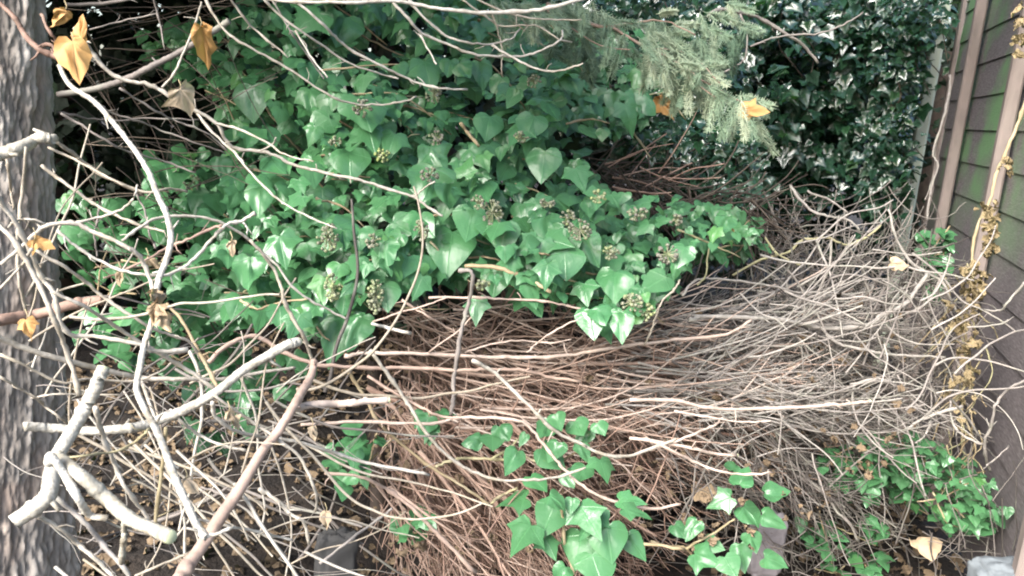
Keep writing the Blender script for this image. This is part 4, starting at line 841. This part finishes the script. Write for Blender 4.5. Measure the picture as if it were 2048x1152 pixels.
# ------------------------------------------------------------------ brush pile: dead conifer boughs
def walk(x, y, a, L, step, curl, jit, tgt=None, pull=0.):
    q = [(x, y)]; n = max(3, int(L / step))
    for i in range(n):
        a += curl + rng.normal(0, jit)
        if tgt is not None: a += (tgt - a) * pull
        x += L / n * math.cos(a); y += L / n * math.sin(a); q.append((x, y))
    return np.array(q), a
def put(tb, q, d0, d1, w0, w1, sides, tint):
    n = len(q); s = np.linspace(0, 1, n); d = d0 + (d1 - d0) * s + .008 * np.sin(s * 6 + rng.uniform(0, 6))
    V = PA(q[:, 0], q[:, 1], d); V[:, 2] = np.maximum(V[:, 2], .012 + .05 * rng.random())
    tb.tube(V, (w0 + (w1 - w0) * s) * .5 * d / F, sides, np.clip(tint, 0, 1), cap=False); return d
def bough(tb, x, y, a, L, d, tgt, tint, w=5., ns=14, spread=.8, sub=3):
    q, _ = walk(x, y, a, L, 28, rng.normal(0, .02), .06, tgt, .08); n = len(q)
    dd = put(tb, q, d, d + rng.normal(.0, .08), w, 1.8, 5, tint)
    for k in range(ns):
        i = int(rng.uniform(.08, .92) * n); i = min(i, n - 2); b = math.atan2(q[i + 1][1] - q[i][1], q[i + 1][0] - q[i][0])
        s = rng.choice((-1, 1)); l = L * rng.uniform(.18, .42) * (1 - .5 * i / n)
        p, _ = walk(q[i][0], q[i][1], b + s * rng.uniform(.25, spread), l, 20, 0, .07, b, .06)
        dk = dd[i]; de = dk + rng.normal(0, .10) - .02; tt = tint + rng.normal(0, .12)
        put(tb, p, dk, de, rng.uniform(2.2, 3.4), 1.3, 4, tt)
        for m in range(rng.integers(0, sub + 1)):
            j = rng.integers(1, len(p)); c = b + rng.choice((-1, 1)) * rng.uniform(.3, .9); r, _ = walk(p[j][0], p[j][1], c, rng.uniform(18, 60), 14, 0, .1, b, .1)
            dj = dk + (de - dk) * j / len(p); put(tb, r, dj, dj + rng.normal(0, .03), 1.9, 1.1, 3, tt + .05)

def pile_depth(y): return 2.0 + .52 * np.clip((1152 - y) / 552, 0, 1.2)
GR = 'dead conifer boughs heaped as a brush pile'
# individual boughs on top of the pile, described by where they lie
areas = [
 ('fine pinkish dead bough in the thick of the brush pile', 30, (700, 1180), (600, 800), (.12, .5), .08, (380, 620), 'b', (.5, .95)),
 ('pale ash coloured dead bough on the right flank of the pile', 22, (1150, 1450), (600, 820), (-.05, .35), -.05, (320, 480), 'g', (.6, 1.)),
 ('reddish brown dead bough drooping at the front of the pile', 22, (740, 1060), (790, 960), (.7, 1.15), .95, (220, 380), 'b', (.2, .7)),
 ('grey dead bough slanting to the soil right of the pile', 14, (1200, 1550), (720, 880), (.3, .9), .8, (250, 420), 'g', (.2, .6)),
]
for lab, n, xr, yr, ar, tgt, lr, mat, tr in areas:
    for k in range(n):
        tb = TB(); y = rng.uniform(*yr); x = rng.uniform(*xr); d = float(pile_depth(y)) - .12 + rng.uniform(0, .25)
        bough(tb, x, y, rng.uniform(*ar), rng.uniform(*lr), d, tgt + rng.normal(0, .20), rng.uniform(*tr), ns=15)
        tag(tb.build('dead_bough', WOODS[mat]), lab, 'branch', GR)
def strands(lab, n, xr, yr, ar, curl, lr, wr, mat, tr, gr):
    for k in range(n):
        tb = TB(); y = rng.uniform(*yr); x = rng.uniform(*xr); d = float(pile_depth(y)) - .16 + rng.uniform(0, .14)
        q, a = walk(x, y, rng.uniform(*ar), rng.uniform(*lr), 30, rng.normal(*curl), .05); q = smooth_line(q, 3); w_ = rng.uniform(*wr); t = rng.uniform(*tr)
        dd = put(tb, q, d, d + rng.normal(0, .06), w_, w_ * .45, 6, t)
        for m in range(rng.integers(1, 5)):
            j = rng.integers(len(q) // 5, len(q) - 4); b = math.atan2(q[j + 1][1] - q[j][1], q[j + 1][0] - q[j][0])
            p, _ = walk(q[j][0], q[j][1], b + rng.choice((-1, 1)) * rng.uniform(.3, .6), rng.uniform(50, 150), 16, rng.normal(-.03, .03), .06, b, .04)
            put(tb, p, dd[j], dd[j] + rng.normal(0, .03), w_ * .6, w_ * .3, 5, t)
        tag(tb.build('dead_twig', WOODS[mat]), lab, 'twig', gr)
strands('long bright twig sweeping right over the middle of the pile', 46, (760, 1250), (600, 860), (.05, .45), (-.025, .015), (260, 520), (3.5, 6), 'b', (.6, 1), 'long twigs lying over the brush pile')
strands('long ashen twig sweeping right over the right flank of the pile', 34, (1200, 1520), (570, 860), (-.2, .35), (-.025, .02), (220, 440), (3.5, 6), 'g', (.6, 1), 'long twigs lying over the brush pile')
strands('stout brown stick lying over the brush pile', 9, (700, 1300), (640, 940), (.0, .9), (-.01, .02), (200, 420), (8, 12), 'b', (.3, .8), 'long twigs lying over the brush pile')
strands('steep brown twig slanting down the front of the pile', 26, (720, 1040), (760, 980), (.6, 1.15), (0, .02), (220, 400), (4, 7), 'b', (.4, .9), 'long twigs lying over the brush pile')
# the uncountable fine twigs filling the pile
def thicket(name, label, mat, spec):
    tb = TB()
    for (n, xr, yr, ar, tgt, lr, tr, off, ns) in spec:
        for k in range(n):
            y = rng.uniform(*yr); x = rng.uniform(*xr); d = float(pile_depth(y)) + rng.uniform(*off)
            bough(tb, x, y, rng.uniform(*ar), rng.uniform(*lr), d, tgt + rng.normal(0, .30), rng.uniform(*tr), w=rng.uniform(3, 5), ns=ns)
    return tag(tb.build(name, WOODS[mat]), label, 'brushwood', kind='stuff')
thicket('brushwood', 'mass of fine brown dead twigs filling the middle of the pile', 'b', [
    (66, (700, 1250), (620, 860), (.1, .8), .25, (260, 520), (.0, 1.), (.0, .34), 12),
    (90, (740, 1150), (800, 1080), (.4, 1.5), 1.0, (180, 360), (.0, .8), (-.05, .4), 11),
    (90, (740, 1320), (560, 800), (.6, 1.7), 1.1, (140, 300), (.2, 1.), (-.05, .3), 9)])
thicket('brushwood', 'mass of fine grey dead twigs at the right of the pile', 'g', [
    (60, (1150, 1560), (590, 860), (-.3, .6), .1, (220, 420), (.0, .9), (.0, .5), 11),
    (45, (1250, 1620), (740, 940), (.2, 1.3), .75, (160, 320), (.0, .4), (.1, .5), 9)])

# crossing shoots and caught leaves that break up the lie of the pile
def crossing(lab, n, xr, yr, mat, tr):
    for k in range(n):
        tb = TB(); y = rng.uniform(*yr); x = rng.uniform(*xr); d = float(pile_depth(y)) - .18 + rng.uniform(0, .2)
        q, a = walk(x, y, rng.choice((-1.1, -.6, 1.9, 1.3, .9)) + rng.normal(0, .25), rng.uniform(90, 260), 22, rng.normal(0, .03), .10); w_ = rng.uniform(2.5, 5)
        put(tb, smooth_line(q, 3), d, d + rng.normal(0, .08), w_, w_ * .5, 5, rng.uniform(*tr)); tag(tb.build('dead_twig', WOODS[mat]), lab, 'twig', 'crooked twigs caught across the pile')
crossing('short crooked brown twig caught across the brush pile', 85, (720, 1300), (600, 1080), 'b', (.1, .9))
crossing('short crooked grey twig caught across the right of the pile', 55, (1300, 1800), (560, 950), 'g', (.1, 1))
lb = LB(); x, y = sample_poly([(700, 650), (1300, 640), (1800, 560), (1850, 900), (1500, 1100), (760, 1120)], 420); dd = pile_depth(y) + rng.uniform(-.12, .2, len(x)); p = PA(x, y, dd)
lb.add(BROAD, p, rng.uniform(.01, .032, len(x)), facing(p, .4, .5, .8), rand_unit(len(x)), crumple=.16); tag(lb.build('caught_leaves', M_litter), 'small brown leaf scraps caught all through the brush pile', 'leaf litter', kind='stuff')

# curly dead vines by the fence
def shade(y, t): return t
def curls(label, n, poly, dr, wr, lr, mat, tr, jit, name='dead_vine', group=None, one=True, cat='vine', ang=(0, 6.28), cur=.06, fade=0.):
    tb = TB()
    for k in range(n):
        if not one: tb = TB()
        x, y = sample_poly(poly, 1); L = rng.uniform(*lr); q, _ = walk(x[0], y[0], rng.uniform(*ang), L, 14, rng.normal(0, cur), jit)
        if not one: q = smooth_line(q[::2] if len(q) > 5 else q, 3)
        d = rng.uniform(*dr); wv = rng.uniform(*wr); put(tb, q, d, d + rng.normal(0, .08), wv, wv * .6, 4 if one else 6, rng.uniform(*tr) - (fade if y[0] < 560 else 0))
        if not one: tag(tb.build(name, WOODS[mat]), label, cat, group)
    if one: tag(tb.build(name, WOODS[mat]), label, cat, kind='stuff')
TANG = [(1480, 540), (1580, 450), (1740, 470), (1850, 500), (1890, 580), (1910, 700), (1910, 840), (1820, 860), (1700, 860), (1560, 850), (1450, 700), (1400, 580)]
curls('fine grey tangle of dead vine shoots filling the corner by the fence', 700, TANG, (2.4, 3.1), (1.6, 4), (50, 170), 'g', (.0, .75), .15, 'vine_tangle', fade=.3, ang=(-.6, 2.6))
curls('pale curling vine shoot lying over the tangle by the fence', 58, TANG, (2.2, 2.45), (3, 5.5), (120, 280), 'g', (.6, 1), .14, 'vine_shoot', 'curling shoots over the tangle', False, 'vine', (-.9, 1.6), .03)
curls('olive fine shoots hanging below the shaded ivy', 120, [(1480, 380), (1860, 350), (1880, 500), (1700, 560), (1480, 540)], (2.9, 3.5), (1.5, 3.2), (60, 200), 'g', (0, .6), .13, 'vine_tangle', ang=(.9, 2.2))
curls('dull brown stalks and dead grass at the fence foot', 210, [(1500, 900), (1900, 850), (1990, 900), (2040, 1150), (1300, 1150), (1350, 950)], (2.3, 2.75), (1.5, 4), (50, 200), 'g', (0, .5), .12, 'dead_stalks')
# pale sticks crossing at lower left
LL = [(-30, 600), (200, 640), (420, 700), (640, 760), (700, 900), (640, 1160), (-30, 1160)]
curls('slim pale stick crossing the heap at lower left', 22, LL, (1.25, 1.75), (4, 8), (240, 560), 'p', (.35, .9), .07, 'stick', 'pale sticks heaped at lower left', False, 'stick', (.1, 1.25), .025)
curls('thin pale stick rising to the right in the lower left heap', 16, LL, (1.25, 1.8), (3.5, 6.5), (180, 420), 'p', (.3, .85), .08, 'stick', 'pale sticks heaped at lower left', False, 'stick', (-1.3, -.1), .01)
curls('grey stick deep in the lower left heap', 34, LL, (1.7, 2.3), (4, 9), (180, 460), 'g', (0, .6), .07, 'stick', 'grey sticks deep in the heap', False, 'stick', (-1.2, 1.3), .012)
curls('fine dead shoots between the lower left sticks', 90, LL, (1.4, 2.2), (1.5, 3.2), (80, 260), 'g', (.2, .9), .10, 'fine_shoots', ang=(-.9, 1.3), cur=.02)
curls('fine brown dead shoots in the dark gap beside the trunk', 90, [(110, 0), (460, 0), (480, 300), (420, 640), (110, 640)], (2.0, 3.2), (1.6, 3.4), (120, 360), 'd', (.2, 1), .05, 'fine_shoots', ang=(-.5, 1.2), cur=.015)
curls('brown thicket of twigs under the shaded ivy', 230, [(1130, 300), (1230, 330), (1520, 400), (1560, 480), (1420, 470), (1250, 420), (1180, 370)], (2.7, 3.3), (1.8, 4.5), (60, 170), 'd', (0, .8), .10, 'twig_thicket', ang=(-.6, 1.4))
curls('bare grey twig poking up under the shaded ivy', 12, [(1180, 300), (1330, 330), (1380, 410), (1230, 390)], (2.6, 2.9), (3, 5), (90, 170), 'b', (.3, .7), .06, 'twig', 'bare twigs under the shaded ivy', False, 'twig', (-1.0, .5), .02)

# ------------------------------------------------------------------ rubble at the bottom edge
def rock(name, label, x, y, d, sx_, sy_, sz_, colr, cat='stone', rot=0.):
    nu, nv = 48, 30; V = []; c = P(x, y, d)
    for i in range(nv + 1):
        for j in range(nu):
            t = math.pi * i / nv; a = 2 * math.pi * j / nu; v = Vector((math.sin(t) * math.cos(a), math.sin(t) * math.sin(a), math.cos(t)))
            v = Vector([math.copysign(abs(k) ** .45, k) for k in v]); v *= 1 + .22 * noise.noise(v * 2 + Vector((x, y, 0))) + .08 * noise.noise(v * 7)
            v = Vector((v.x * sx_, v.y * sy_, v.z * sz_)); v.rotate(Matrix.Rotation(rot, 3, 'Z')); V.append(c + v)
    Fq = [(i * nu + j, (i + 1) * nu + j, (i + 1) * nu + (j + 1) % nu, i * nu + (j + 1) % nu) for i in range(nv) for j in range(nu)]
    m = wood_mat(name, [(0, tuple(k * .7 for k in colr)), (.5, colr), (1, colr)], tuple(k * 1.2 for k in colr), scale=40, rough=.9, dist=.004)
    return tag(mesh_obj(name, np.array([tuple(v) for v in V]), np.array(Fq), m, tint=np.full(len(V), .5)), label, cat)
rock('paving_slab', 'dark grey slab edge standing in the shadow at the bottom', 672, 1130, 2.0, .05, .03, .09, (.05, .05, .05), 'slab', .4)
rock('stone', 'lilac grey flat stone behind the bottom right ivy sprig', 1530, 1090, 2.35, .05, .03, .10, (.30, .28, .30), rot=.2)
rock('stone', 'pale blue grey stone in the bottom right corner', 2015, 1160, 2.2, .09, .06, .05, (.20, .23, .25))
